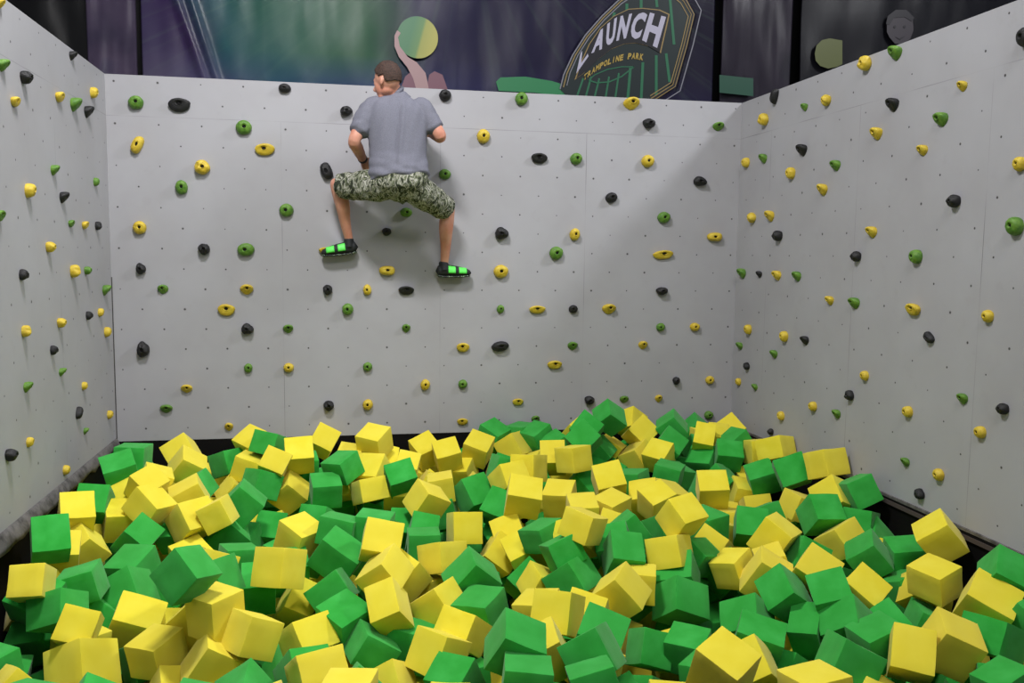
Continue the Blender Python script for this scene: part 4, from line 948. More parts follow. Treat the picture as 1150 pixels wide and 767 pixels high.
DEEP = [["g",0.56,-1.22,-0.24,0.36,0.03,0.93,-0.05],
["g",1.39,-0.72,-0.39,0.42,-0.44,0.17,0.78],
["g",1.81,-0.78,-0.23,0.46,-0.11,-0.3,-0.83],
["y",3.09,-0.44,-0.21,0.26,-0.81,0.15,0.5],
["y",3.46,-0.48,0.07,0.84,0.34,0.28,-0.32],
["g",3.95,-0.28,-0.16,0.02,0.85,0.11,-0.52],
["y",4.58,-0.3,-0.06,0.53,-0.51,0.49,-0.46],
["g",4.21,-0.49,-0.24,0.99,-0.03,-0.01,0.14],
["y",4.78,-2.47,-0.3,0.23,-0.73,-0.37,-0.53],
["g",4.39,-3.93,-0.37,0.48,0.18,-0.7,-0.49],
["y",0.52,-1.42,-0.27,0.05,0.06,0.94,-0.32],
["y",1.18,-1.01,-0.44,0.54,0.33,-0.72,-0.29],
["y",1.03,-1.16,-0.36,0.34,-0.27,0.78,-0.44],
["g",1.96,-2.66,-0.6,0.68,0.71,0.02,-0.16],
["g",3.58,-2.28,-0.32,0.1,0.39,0.83,-0.38],
["g",4.1,-2.91,-0.4,0.48,0.69,0.52,-0.13],
["y",0.11,-2.27,-0.35,0.47,0.16,-0.76,0.43],
["g",1.13,-2.85,-0.46,0.76,-0.26,0.22,-0.55],
["g",0.18,-0.17,-0.23,0.68,0.21,0.38,0.59],
["y",0.34,-0.22,-0.38,0.15,-0.44,-0.21,0.86],
["g",0.49,-0.21,-0.56,0.96,0.12,0.18,0.16],
["g",0.86,-0.16,-0.45,0.71,0.61,-0.14,0.31],
["y",1.12,-0.23,-0.26,1.0,0.01,-0.01,0.07],
["g",1.28,-0.16,-0.42,0.15,-0.94,0.07,0.31],
["y",1.52,-0.17,-0.53,0.48,-0.02,-0.07,0.87],
["y",1.66,-0.2,-0.27,0.53,0.01,-0.83,0.17],
["y",1.88,-0.24,-0.4,0.41,-0.83,-0.02,0.37],
["y",2.06,-0.22,-0.51,0.8,-0.52,-0.12,-0.29],
["y",2.45,-0.16,-0.51,0.35,0.25,0.72,0.54],
["g",2.59,-0.16,-0.26,0.33,-0.88,0.29,0.16],
["y",2.85,-0.25,-0.31,0.58,0.1,0.26,-0.77],
["g",3.02,-0.25,-0.44,0.2,-0.98,0.02,0.08],
["y",3.19,-0.21,-0.6,0.6,0.09,0.17,0.77],
["g",3.35,-0.22,-0.25,0.07,0.05,0.0,1.0],
["g",3.6,-0.22,-0.28,0.7,-0.16,0.05,0.69],
["y",3.72,-0.18,-0.49,1.0,-0.0,-0.0,-0.0],
["y",3.94,-0.17,-0.36,0.77,0.2,0.56,0.22],
["y",4.11,-0.22,-0.6,0.3,-0.67,-0.68,-0.05],
["g",4.36,-0.2,-0.22,0.72,-0.62,-0.23,0.21],
["g",4.52,-0.23,-0.44,0.72,-0.2,-0.56,-0.37],
["y",0.14,-0.36,-0.53,0.99,-0.07,-0.05,0.1],
["y",0.52,-0.35,-0.25,0.25,-0.73,0.05,-0.64],
["y",0.73,-0.42,-0.45,0.05,-0.03,-0.14,-0.99],
["y",0.93,-0.37,-0.63,0.98,-0.17,-0.02,-0.13],
["y",1.26,-0.38,-0.68,0.43,0.05,-0.73,-0.53],
["g",1.44,-0.37,-0.28,0.82,0.0,-0.17,-0.55],
["y",1.68,-0.4,-0.49,0.11,-0.85,-0.52,-0.06],
["g",1.89,-0.42,-0.65,0.02,-0.07,0.08,0.99],
["y",2.04,-0.36,-0.29,0.92,0.15,0.12,0.34],
["g",2.23,-0.37,-0.67,0.15,0.17,0.27,0.94],
["g",2.67,-0.37,-0.46,0.86,0.45,-0.12,0.2],
["y",2.84,-0.42,-0.62,0.42,-0.07,0.79,-0.44],
["y",3.55,-0.4,-0.44,0.31,0.4,0.79,-0.35],
["g",3.71,-0.4,-0.68,0.65,0.32,0.61,-0.3],
["g",4.38,-0.42,-0.43,0.68,0.41,0.34,0.5],
["y",4.55,-0.42,-0.64,0.86,0.23,-0.39,0.23],
["g",4.7,-0.43,-0.27,0.49,-0.01,0.36,0.79],
["y",0.19,-0.55,-0.25,0.56,0.15,-0.74,-0.35],
["y",0.3,-0.58,-0.48,0.35,-0.03,0.93,-0.14],
["y",0.51,-0.58,-0.27,0.78,0.25,0.2,-0.54],
["y",0.73,-0.62,-0.56,0.94,0.29,-0.15,-0.0],
["g",0.95,-0.6,-0.36,0.93,-0.27,-0.09,0.24],
["y",1.09,-0.62,-0.57,0.78,0.22,0.06,0.58],
["y",1.46,-0.54,-0.57,0.38,-0.38,0.57,-0.62],
["g",1.86,-0.56,-0.36,0.65,0.65,-0.37,-0.13],
["g",2.09,-0.6,-0.5,0.65,-0.12,0.06,0.75],
["y",2.27,-0.59,-0.3,0.02,-0.34,-0.26,-0.9],
["g",2.44,-0.56,-0.46,0.63,-0.11,-0.12,0.76],
["g",2.62,-0.56,-0.64,0.85,-0.22,-0.11,0.47],
["g",2.83,-0.63,-0.18,0.53,0.39,0.72,0.23],
["y",2.95,-0.62,-0.44,0.91,-0.1,0.02,-0.41],
["g",3.74,-0.59,-0.27,0.15,0.57,0.73,0.34],
["g",3.94,-0.56,-0.42,0.83,-0.33,-0.09,0.44],
["g",4.17,-0.54,-0.55,0.96,-0.04,0.06,0.27],
["y",0.15,-0.75,-0.4,0.85,-0.16,-0.44,-0.24],
["y",0.34,-0.79,-0.65,0.62,-0.77,-0.07,0.09],
["y",0.53,-0.81,-0.38,0.46,0.11,-0.19,-0.86],
["y",1.68,-0.77,-0.55,1.0,-0.01,0.01,-0.0],
["y",2.6,-0.78,-0.28,0.64,-0.33,-0.28,0.64],
["y",2.79,-0.82,-0.38,0.28,-0.66,0.46,-0.52],
["y",3.23,-0.8,-0.43,0.5,-0.56,-0.44,-0.5],
["g",3.78,-0.77,-0.49,0.48,0.08,-0.76,0.43],
["g",4.12,-0.77,-0.39,0.55,0.03,0.03,0.83],
["g",4.37,-0.8,-0.44,0.73,0.4,-0.2,0.51],
["y",4.54,-0.79,-0.61,0.59,0.02,0.2,0.78],
["y",0.14,-0.92,-0.62,0.32,0.14,-0.09,0.93],
["y",0.33,-0.99,-0.28,0.82,-0.57,0.0,0.09],
["y",0.48,-1.0,-0.55,0.09,0.29,-0.82,-0.47],
["y",0.69,-0.97,-0.32,0.9,0.09,0.11,0.42],
["g",0.92,-0.91,-0.52,0.21,0.17,0.41,-0.87],
["g",1.44,-0.92,-0.52,0.21,0.59,0.19,-0.76],
["g",2.05,-1.0,-0.55,0.01,0.96,-0.27,-0.0],
["y",2.43,-0.97,-0.39,0.53,-0.13,-0.06,0.84],
["y",2.66,-0.97,-0.53,0.96,0.08,0.11,0.24],
["g",2.99,-0.97,-0.21,0.91,0.36,0.19,0.13],
["g",3.15,-0.98,-0.62,0.64,0.03,-0.0,0.77],
["y",3.57,-0.97,-0.39,0.37,0.15,-0.72,-0.57],
["y",3.71,-0.99,-0.61,0.27,-0.67,-0.65,0.25],
["g",3.99,-1.0,-0.4,0.8,0.02,-0.03,0.59],
["y",0.34,-1.18,-0.59,0.81,-0.3,-0.1,0.5],
["y",0.68,-1.15,-0.54,0.12,0.34,0.92,0.14],
["g",1.26,-1.17,-0.63,0.16,-0.27,0.95,0.05],
["g",1.47,-1.16,-0.49,0.1,0.75,0.11,-0.64],
["y",1.69,-1.12,-0.55,0.78,-0.21,-0.33,-0.5],
["y",2.79,-1.17,-0.28,0.15,-0.66,0.72,-0.16],
["y",3.04,-1.15,-0.38,0.61,0.42,-0.62,0.25],
["y",3.41,-1.15,-0.39,0.54,-0.75,-0.33,0.21],
["g",3.72,-1.15,-0.34,0.83,-0.18,0.53,0.03],
["y",3.92,-1.17,-0.6,0.9,0.02,0.0,0.44],
["y",4.57,-1.1,-0.6,0.2,-0.26,0.85,0.41],
["g",0.17,-1.37,-0.47,0.94,0.29,0.02,-0.2],
["y",0.49,-1.37,-0.56,0.34,-0.16,-0.38,-0.85],
["g",0.88,-1.31,-0.6,0.27,0.92,0.27,0.05],
["g",1.51,-1.39,-0.52,0.54,0.09,-0.04,0.83],
["y",1.84,-1.33,-0.45,0.4,-0.04,0.04,0.91],
["g",2.02,-1.29,-0.65,0.22,0.97,-0.04,0.12],
["g",2.44,-1.36,-0.54,0.93,-0.02,-0.04,0.35],
["g",2.82,-1.38,-0.62,0.83,-0.07,0.1,0.54],
["g",3.19,-1.32,-0.53,0.63,-0.09,0.07,0.77],
["y",3.57,-1.38,-0.4,0.77,-0.57,0.1,0.28],
["y",3.77,-1.37,-0.58,0.61,0.7,0.23,0.3],
["g",4.69,-1.33,-0.57,0.37,-0.54,-0.39,0.65],
["g",0.16,-1.57,-0.63,0.68,0.24,0.58,-0.38],
["y",0.68,-1.56,-0.5,0.42,0.71,0.34,-0.46],
["g",1.08,-1.57,-0.5,0.66,-0.12,0.07,0.74],
["y",1.27,-1.52,-0.62,0.39,-0.85,0.17,0.32],
["g",1.65,-1.56,-0.34,0.32,-0.95,0.02,0.01],
["g",2.09,-1.54,-0.56,1.0,0.02,-0.0,0.0],
["y",3.23,-1.57,-0.42,0.52,-0.2,0.81,0.18],
["y",3.35,-1.51,-0.66,0.06,0.92,-0.28,-0.25],
["y",3.94,-1.52,-0.44,0.68,-0.56,0.23,0.4],
["y",4.17,-1.52,-0.47,0.66,0.05,0.11,0.74],
["g",4.54,-1.52,-0.62,0.27,-0.09,-0.07,0.96],
["y",4.75,-1.56,-0.31,0.14,0.11,-0.06,0.98],
["y",0.14,-1.73,-0.37,0.04,-0.11,-0.93,-0.34],
["g",0.32,-1.72,-0.53,0.1,0.58,-0.74,-0.32],
["y",1.5,-1.69,-0.58,0.37,-0.51,-0.4,-0.66],
["g",1.86,-1.76,-0.25,0.16,-0.45,0.55,-0.68],
["g",2.27,-1.73,-0.59,0.08,-0.68,0.69,-0.21],
["y",2.97,-1.67,-0.53,0.99,0.11,0.04,0.13],
["g",3.2,-1.71,-0.63,0.67,-0.52,0.37,-0.36],
["g",3.42,-1.74,-0.39,0.45,-0.52,-0.68,-0.27],
["g",3.52,-1.75,-0.63,0.07,0.06,0.32,-0.94],
["g",3.76,-1.75,-0.34,0.53,0.1,-0.11,-0.84],
["y",4.3,-1.72,-0.52,0.65,0.22,0.51,-0.51],
["g",4.74,-1.69,-0.62,0.81,-0.33,0.17,0.45],
["g",0.16,-1.91,-0.54,0.41,0.29,0.02,-0.86],
["y",0.34,-1.95,-0.71,0.77,-0.07,0.53,0.34],
["y",0.54,-1.86,-0.54,0.3,0.26,0.25,-0.88],
["g",0.9,-1.87,-0.56,0.08,-0.04,0.99,0.07],
["y",1.34,-1.89,-0.62,0.52,0.14,0.15,0.83],
["y",1.87,-1.95,-0.4,0.8,-0.36,-0.03,-0.48],
["y",2.05,-1.87,-0.66,0.99,0.03,-0.02,-0.11],
["g",2.84,-1.94,-0.45,0.28,-0.03,0.01,0.96],
["y",3.15,-1.91,-0.44,0.45,-0.27,-0.23,0.82],
["y",3.8,-1.92,-0.55,0.97,0.16,-0.18,-0.06],
["y",4.12,-1.95,-0.52,0.06,0.76,-0.39,-0.51],
["y",4.49,-1.92,-0.63,0.77,0.05,0.09,0.63],
["y",4.73,-1.9,-0.72,0.33,-0.91,0.24,-0.07],
["y",0.14,-2.08,-0.72,0.52,0.52,-0.22,0.64],
["g",0.53,-2.13,-0.57,0.9,-0.15,0.26,0.32],
["y",1.08,-2.13,-0.52,0.47,0.78,0.02,0.42],
["g",1.49,-2.11,-0.59,0.36,-0.17,0.27,-0.88],
["y",1.9,-2.1,-0.58,0.73,0.01,0.02,0.69],
["y",2.22,-2.07,-0.47,0.52,0.16,-0.82,-0.16],
["y",2.43,-2.14,-0.63,0.16,-0.41,0.67,-0.59],
["y",2.8,-2.14,-0.66,0.08,-0.77,-0.09,-0.63],
["y",3.21,-2.11,-0.65,0.89,-0.02,0.09,0.44],
["g",3.38,-2.08,-0.47,0.15,0.92,0.24,-0.28],
["g",3.52,-2.1,-0.67,0.83,-0.03,-0.12,0.54],
["g",3.9,-2.15,-0.62,0.84,-0.44,0.22,-0.22],
["y",4.31,-2.14,-0.39,0.2,-0.65,0.34,0.64],
["g",4.74,-2.07,-0.35,0.45,0.35,-0.81,0.11],
["g",0.14,-2.31,-0.6,0.99,-0.0,0.12,0.1],
["g",0.34,-2.26,-0.74,0.65,0.68,-0.22,0.25],
["g",2.39,-2.32,-0.42,0.6,-0.07,-0.01,0.8],
["y",2.65,-2.34,-0.7,0.14,0.04,-0.05,0.99],
["y",3.03,-2.31,-0.5,0.37,-0.71,-0.12,-0.59],
["y",4.16,-2.32,-0.4,0.09,0.23,-0.17,0.95],
["g",4.36,-2.3,-0.56,0.09,0.85,0.52,0.03],
["y",4.52,-2.33,-0.73,0.95,-0.05,-0.04,0.29],
["g",4.69,-2.29,-0.5,0.12,0.34,-0.46,-0.81],
["g",0.52,-2.53,-0.63,0.17,0.08,0.34,-0.92],
["g",1.12,-2.48,-0.52,0.89,-0.03,-0.06,-0.45],
["g",1.44,-2.52,-0.6,0.64,-0.35,0.09,0.68],
["y",1.86,-2.44,-0.51,0.73,0.06,-0.07,0.68],
["y",2.22,-2.45,-0.58,0.07,0.33,-0.94,-0.05],
["g",2.96,-2.46,-0.71,0.8,0.38,-0.38,0.28],
["g",3.99,-2.47,-0.6,0.89,0.24,0.38,0.01],
["y",4.68,-2.49,-0.69,0.27,-0.02,-0.01,0.96],
["y",0.89,-2.67,-0.59,0.34,0.12,0.76,-0.54],
["y",1.63,-2.69,-0.61,0.81,0.17,0.3,-0.47],
["y",2.46,-2.7,-0.57,0.11,0.97,0.07,-0.22],
["g",2.85,-2.67,-0.55,0.19,0.56,-0.43,-0.69],
["g",3.14,-2.64,-0.71,0.42,-0.03,-0.9,0.08],
["y",3.95,-2.67,-0.69,1.0,0.02,0.0,0.01],
["y",4.11,-2.63,-0.44,0.27,-0.1,-0.95,-0.12],
["y",4.31,-2.69,-0.56,0.38,-0.88,-0.24,0.14],
["y",4.55,-2.66,-0.77,0.95,-0.1,-0.19,0.22],
["y",0.39,-2.84,-0.68,0.47,-0.43,0.01,-0.77],
["g",1.3,-2.82,-0.64,0.18,-0.1,-0.0,0.98],
["y",2.0,-2.9,-0.7,0.95,0.17,0.06,0.24],
["y",2.85,-2.87,-0.68,0.55,-0.54,-0.29,0.56],
["y",3.81,-2.83,-0.49,0.21,-0.59,0.59,-0.5],
["g",4.13,-2.88,-0.65,0.08,-0.44,0.21,-0.87],
["g",4.48,-2.89,-0.58,0.73,0.59,0.06,-0.33],
["y",4.7,-2.87,-0.69,1.0,0.05,0.01,-0.0],
["g",0.36,-3.1,-0.62,0.36,-0.11,0.12,0.92],
["g",0.67,-3.06,-0.64,0.15,0.34,0.45,0.81],
["y",1.51,-3.01,-0.59,0.62,-0.62,-0.44,0.19],
["g",2.61,-3.03,-0.54,0.12,0.01,0.92,0.38],
["g",3.6,-3.02,-0.66,0.46,-0.56,0.69,-0.04],
["y",4.51,-3.09,-0.75,0.23,-0.68,-0.12,-0.68],
["y",1.15,-3.29,-0.59,0.06,-0.0,0.98,-0.19],
["y",1.64,-3.23,-0.61,0.86,-0.06,0.5,0.09],
["y",2.02,-3.24,-0.71,0.14,0.89,0.1,-0.43],
["y",2.47,-3.21,-0.68,0.68,0.1,-0.02,0.72],
["y",3.35,-3.22,-0.71,0.3,0.42,0.65,-0.56],
["y",4.18,-3.28,-0.62,0.66,0.11,-0.06,0.74],
["y",0.55,-3.46,-0.45,0.98,0.01,-0.14,0.14],
["g",0.91,-3.46,-0.45,0.69,-0.58,0.15,-0.4],
["g",1.71,-3.41,-0.43,0.77,0.53,0.22,-0.29],
["g",1.87,-3.47,-0.54,0.71,0.58,-0.2,0.34],
["g",3.53,-3.42,-0.69,0.18,0.41,0.02,-0.9],
["g",3.94,-3.43,-0.55,0.11,-0.59,0.74,0.32],
["y",4.54,-3.46,-0.42,0.93,-0.33,0.12,0.08],
["g",1.45,-3.59,-0.46,0.9,0.02,0.01,0.44],
["y",2.08,-3.64,-0.43,0.51,-0.3,-0.52,0.61],
["g",2.46,-3.62,-0.44,0.14,0.77,0.52,-0.34],
["g",3.35,-3.64,-0.59,0.3,0.56,-0.65,0.41],
["g",3.8,-3.66,-0.61,0.96,0.19,-0.1,0.2],
["g",4.12,-3.66,-0.53,0.93,0.15,0.11,0.32],
["y",4.29,-3.57,-0.72,0.28,-0.68,0.0,-0.68],
["y",1.34,-3.81,-0.27,0.1,0.09,0.55,-0.83],
["y",3.59,-3.77,-0.45,0.34,0.67,-0.22,0.63],
["g",4.48,-3.84,-0.58,0.96,0.05,-0.04,0.29],
["y",4.75,-3.79,-0.46,0.71,0.1,-0.39,-0.58],
["y",2.01,-4.0,-0.28,0.33,0.54,0.17,0.76],
["y",2.28,-4.02,-0.29,0.62,-0.52,0.33,-0.49],
["g",3.16,-4.01,-0.39,0.91,0.04,-0.02,0.4],
["g",3.97,-4.01,-0.43,0.13,-0.97,0.16,0.15],
["y",3.59,-4.18,-0.33,0.84,0.23,0.38,0.29],
["g",0.15,-0.19,-0.75,0.19,0.3,-0.75,0.56],
["g",0.77,-0.2,-0.69,0.26,-0.69,-0.59,-0.33],
["y",1.43,-0.25,-0.79,0.24,0.65,-0.1,0.71],
["y",1.68,-0.25,-0.74,0.34,0.9,0.14,-0.25],
["y",2.47,-0.21,-0.73,0.86,-0.36,-0.09,-0.34],
["g",2.79,-0.24,-0.77,0.68,-0.1,0.6,0.42],
["y",3.42,-0.18,-0.67,0.37,0.24,0.15,0.89],
["y",4.74,-0.21,-0.62,0.64,0.18,-0.75,0.05],
["g",0.5,-0.42,-0.6,0.83,-0.02,0.04,-0.55],
["y",3.04,-0.41,-0.8,0.36,0.27,0.24,-0.86],
["y",3.2,-0.39,-0.37,0.14,0.77,0.56,0.26],
["y",3.98,-0.4,-0.73,0.46,0.01,-0.03,0.89],
["g",4.32,-0.4,-0.73,0.25,-0.21,0.94,-0.06],
["y",0.14,-0.58,-0.67,0.32,-0.57,-0.59,-0.47],
["g",1.09,-0.57,-0.81,0.27,-0.08,-0.9,-0.34],
["g",1.52,-0.54,-0.81,0.82,0.5,0.24,-0.15],
["g",2.27,-0.61,-0.69,0.56,-0.1,0.09,0.82],
["g",3.2,-0.57,-0.57,0.96,-0.18,-0.08,0.22],
["g",3.43,-0.61,-0.55,0.72,-0.68,-0.12,0.06],
["g",3.53,-0.55,-0.78,0.11,-0.59,0.74,0.3],
["y",1.28,-0.76,-0.64,0.05,-0.7,-0.46,0.55],
["y",2.09,-0.76,-0.68,0.69,0.36,0.47,0.42],
["g",2.24,-0.77,-0.48,0.26,-0.19,0.94,-0.13],
["y",2.43,-0.78,-0.62,0.44,0.07,0.09,-0.89],
["g",2.8,-0.74,-0.69,0.57,0.62,-0.23,-0.48],
["y",3.93,-0.78,-0.68,0.74,0.04,0.07,0.66],
["g",4.16,-0.78,-0.61,0.98,-0.04,0.09,-0.17],
["y",0.74,-0.91,-0.68,0.2,0.45,-0.48,0.72],
["y",1.07,-0.99,-0.71,0.37,0.68,0.32,-0.55],
["y",1.87,-1.01,-0.73,0.86,-0.02,0.09,0.5],
["g",2.29,-0.95,-0.69,0.14,-0.06,-0.06,0.99],
["y",3.38,-0.95,-0.64,0.6,0.04,-0.55,0.59],
["y",0.14,-1.12,-0.77,0.11,-0.53,0.76,0.35],
["g",0.39,-1.2,-0.81,0.97,-0.03,-0.11,0.23],
["g",2.43,-1.16,-0.74,0.9,0.19,0.18,0.34],
["g",2.66,-1.19,-0.67,0.32,0.76,0.56,-0.03],
["g",3.54,-1.17,-0.73,0.65,-0.15,0.01,0.75],
["g",4.19,-1.12,-0.64,1.0,0.05,-0.08,0.02],
["g",1.72,-1.38,-0.73,0.84,-0.06,0.03,0.54],
["y",3.18,-1.31,-0.75,0.99,0.1,-0.02,0.03],
["g",4.55,-1.35,-0.8,0.9,-0.2,0.29,-0.24],
["y",0.39,-1.51,-0.72,0.51,0.86,-0.03,-0.0],
["g",0.73,-1.52,-0.7,0.6,-0.01,-0.05,0.8],
["g",2.03,-1.56,-0.76,0.68,-0.06,-0.07,0.73],
["y",2.6,-1.48,-0.7,0.08,-0.11,0.06,0.99],
["g",3.76,-1.58,-0.73,0.3,0.59,0.63,0.39],
["g",3.99,-1.5,-0.74,0.59,-0.03,0.27,-0.76],
["y",4.3,-1.53,-0.71,0.17,0.33,0.93,-0.02],
["y",4.66,-1.56,-0.83,0.37,-0.04,0.14,0.92],
["y",0.14,-1.72,-0.81,0.91,-0.04,-0.05,0.41],
["g",1.09,-1.67,-0.72,0.02,0.93,0.13,-0.35],
["g",1.63,-1.71,-0.76,0.45,-0.6,0.21,0.63],
["g",1.83,-1.73,-0.55,0.99,0.04,-0.09,0.1],
["y",2.82,-1.67,-0.75,0.19,-0.41,-0.47,0.76],
["g",2.48,-1.91,-0.66,0.8,0.25,0.43,0.34],
["g",3.01,-1.92,-0.67,0.57,0.25,0.47,-0.63],
["g",0.73,-2.12,-0.72,0.58,0.09,0.26,0.77],
["g",2.26,-2.05,-0.77,0.16,0.31,0.79,-0.5],
["g",4.17,-2.12,-0.67,0.15,0.1,-0.83,0.53],
["y",4.75,-2.11,-0.85,0.12,0.09,-0.02,0.99],
["y",1.13,-2.32,-0.76,0.28,0.41,-0.86,0.15],
["y",1.28,-2.3,-0.55,0.9,0.1,-0.06,0.43],
["g",1.69,-2.28,-0.66,0.26,0.01,-0.0,0.96],
["y",2.04,-2.29,-0.73,0.71,-0.01,0.62,-0.33],
["g",3.79,-2.25,-0.79,0.29,0.09,-0.91,0.27],
["y",0.76,-2.5,-0.74,0.24,0.26,-0.64,-0.68],
["y",1.64,-2.5,-0.79,0.8,-0.06,-0.18,0.57],
["g",2.44,-2.45,-0.72,0.86,0.22,0.11,0.44],
["g",3.54,-2.5,-0.81,0.35,-0.43,-0.73,0.41],
["y",4.16,-2.5,-0.79,0.67,-0.31,-0.54,-0.4],
["y",1.9,-2.62,-0.8,0.97,0.01,0.05,-0.25],
["y",2.24,-2.67,-0.73,0.37,-0.03,0.41,-0.83],
["g",2.66,-2.7,-0.75,0.98,-0.03,0.04,0.19],
["y",1.11,-2.81,-0.77,0.66,-0.34,0.17,0.65],
["g",3.78,-2.91,-0.78,0.45,-0.11,0.01,0.89],
["y",4.36,-2.85,-0.38,0.38,-0.46,-0.74,-0.31],
["g",1.27,-3.02,-0.73,0.23,0.05,-0.13,0.96],
["g",2.21,-3.04,-0.81,0.16,-0.43,0.89,-0.02],
["y",2.62,-3.03,-0.8,0.96,-0.0,0.05,0.28],
["g",4.1,-3.06,-0.8,0.89,0.02,-0.44,0.1],
["y",2.8,-3.22,-0.64,0.84,0.05,-0.06,0.54],
["g",3.78,-3.28,-0.83,0.84,0.09,0.01,0.53],
["y",4.74,-3.29,-0.86,0.44,-0.51,0.71,0.2],
["g",2.67,-3.41,-0.64,0.97,0.02,-0.01,0.23],
["y",4.51,-3.42,-0.81,0.49,0.12,0.65,0.56]]
def pose_word(q, x, y, z):
    M = q.to_matrix(); up = sorted((abs(M[2][k]) for k in range(3)), reverse=True)
    if up[0] > .96: return 'lying flat'
    if up[0] < .74 and up[1] > .45 and up[2] > .38: return 'balanced on a corner'
    if up[1] > .55: return 'tipped on an edge'
    return 'slightly tilted'
protos = {}
for i, (c, x, y, z, qw, qx, qy, qz, dx, dy, dz, px, py, cnt) in enumerate(CUBES):
    k = (c, i % 6)
    if k not in protos: o = link('foam_cube', FMESH[c][i % 6]); protos[k] = o
    else: o = protos[k].copy(); C.objects.link(o)
    o.rotation_mode = 'QUATERNION'; q = Quaternion((qw, qx, qy, qz)); q.normalize()
    o.location = (x, y, z); o.rotation_quaternion = q; o.scale = (dx, dy, dz)
    vis = 'half-buried ' if cnt < 350 else ''
    ac = px/11.5; dn = py/7.67
    tag(o, f'{vis}{CN[c]} foam cube {pose_word(q, x, y, z)}, {ac:.0f}% across and {dn:.0f}% down the photo', 'foam cube', 'foam cubes in the pit')
bm = bmesh.new()
tmp = {}
for j, (c, x, y, z, qw, qx, qy, qz) in enumerate(DEEP):
    q = Quaternion((qw, qx, qy, qz)); q.normalize()
    n0 = len(bm.verts); bmc = bmesh.new(); bmc.from_mesh(FMESH[c][j % 6])
    M = Matrix.Translation((x, y, z)) @ q.to_matrix().to_4x4() @ Matrix.Diagonal((.19, .19, .19, 1))
    bmc.transform(M); me = bpy.data.meshes.new('t'); bmc.to_mesh(me); bmc.free()
    f0 = len(bm.faces); bm.from_mesh(me); bpy.data.meshes.remove(me); bm.faces.ensure_lookup_table()
    for f in bm.faces[f0:]: f.material_index = 0 if c == 'y' else 1
me = bpy.data.meshes.new('deeper_foam_cubes'); bm.to_mesh(me); bm.free()
me.materials.append(FM['y']); me.materials.append(FM['g'])
tag(link('deeper_foam_cubes', me), 'yellow and green foam cubes buried below the top layer of the pit', 'foam cubes', 'foam cubes in the pit', 'stuff')

# ------------------------------------------------------------------ the climber
def tube(bm, pts, rad, n=20, caps=True, flat=None):
    """loft through centre points; rad: (r_side, r_depth) per point, round ends"""
    pts = [Vector(p) for p in pts]; rad = [(r, r) if isinstance(r, (int, float)) else r for r in rad]
    rings = []; prev = None
    for i, p in enumerate(pts):
        t = (pts[min(i+1, len(pts)-1)]-pts[max(i-1, 0)]).normalized()
        ref = flat or Vector((0, 1, 0))
        b_ = (ref - t*ref.dot(t)).normalized(); a = b_.cross(t).normalized()
        rings.append([bm.verts.new(p + a*rad[i][0]*math.cos(2*PI*k/n) + b_*rad[i][1]*math.sin(2*PI*k/n)) for k in range(n)])
    for a, c in zip(rings, rings[1:]):
        for k in range(n): bm.faces.new((a[k], a[(k+1) % n], c[(k+1) % n], c[k]))
    for r, i, j in ((rings[0], 0, 1), (rings[-1], -1, -2)):
        d = (pts[i]-pts[j]).normalized()*min(rad[i])*.75
        v = bm.verts.new(pts[i]+d)
        for k in range(n):
            f = (r[k], v, r[(k+1) % n]); bm.faces.new(f if i == 0 else tuple(reversed(f)))
def curve_pts(P, R, m=5):
    P = [Vector(p) for p in P]; R = [Vector((r, r)) if isinstance(r, (int, float)) else Vector(r) for r in R]; out, ro = [], []
    for i in range(len(P)-1):
        p0 = P[max(i-1, 0)]; p1 = P[i]; p2 = P[i+1]; p3 = P[min(i+2, len(P)-1)]
        r0 = R[max(i-1, 0)]; r1 = R[i]; r2 = R[i+1]; r3 = R[min(i+2, len(P)-1)]
        for k in range(m):
            t = k/m; f = lambda a, b_, c, d: .5*((2*b_)+(c-a)*t+(2*a-5*b_+4*c-d)*t*t+(3*b_-a-3*c+d)*t**3)
            out.append(f(p0, p1, p2, p3)); ro.append(tuple(f(r0, r1, r2, r3)))
    out.append(P[-1]); ro.append(tuple(R[-1])); return out, ro
def limb(bm, P, R, n=20, flat=None, m=5):
    a, b_ = curve_pts(P, R, m); tube(bm, a, b_, n, flat=flat)
def ball(bm, p, r, rot=None):
    m = Matrix.Translation(p) @ (rot or Matrix.Identity(4)) @ Matrix.Diagonal((*r, 1))
    bmesh.ops.create_uvsphere(bm, u_segments=24, v_segments=16, radius=1, matrix=m)
def fuse(name, bm, mat, parent=None, voxel=.007, smooth=6, disp=None):
    bmesh.ops.recalc_face_normals(bm, faces=bm.faces)
    me = bpy.data.meshes.new(name); bm.to_mesh(me); bm.free(); o = bpy.data.objects.new(name, me); C.objects.link(o)
    md = o.modifiers.new('r', 'REMESH'); md.mode = 'VOXEL'; md.voxel_size = voxel
    if smooth: s = o.modifiers.new('s', 'SMOOTH'); s.factor = .5; s.iterations = smooth
    dg = bpy.context.evaluated_depsgraph_get(); dg.update()
    res = bpy.data.meshes.new_from_object(o.evaluated_get(dg)); bpy.data.objects.remove(o); bpy.data.meshes.remove(me)
    if disp:
        vn = [(v.co.copy(), v.normal.copy()) for v in res.vertices]
        for v, (c, nn) in zip(res.vertices, vn): v.co = c + nn*disp(c)
    res.name = name
    return link(name, res, mat, parent, True)
sk = new_mat('skin', rgb(196, 140, 118), .55, 0, .35); n, l, b = nodes(sk)
gp = n.new('ShaderNodeNewGeometry')
l.new(ramp(n, l, tex_noise(n, l, gp.outputs['Position'], 9, 4), [(.35, rgb(190, 128, 106)), (.7, rgb(208, 156, 134))]), b.inputs['Base Color'])
b.inputs['Subsurface Weight'].default_value = .08; b.inputs['Subsurface Radius'].default_value = (.02, .008, .004)

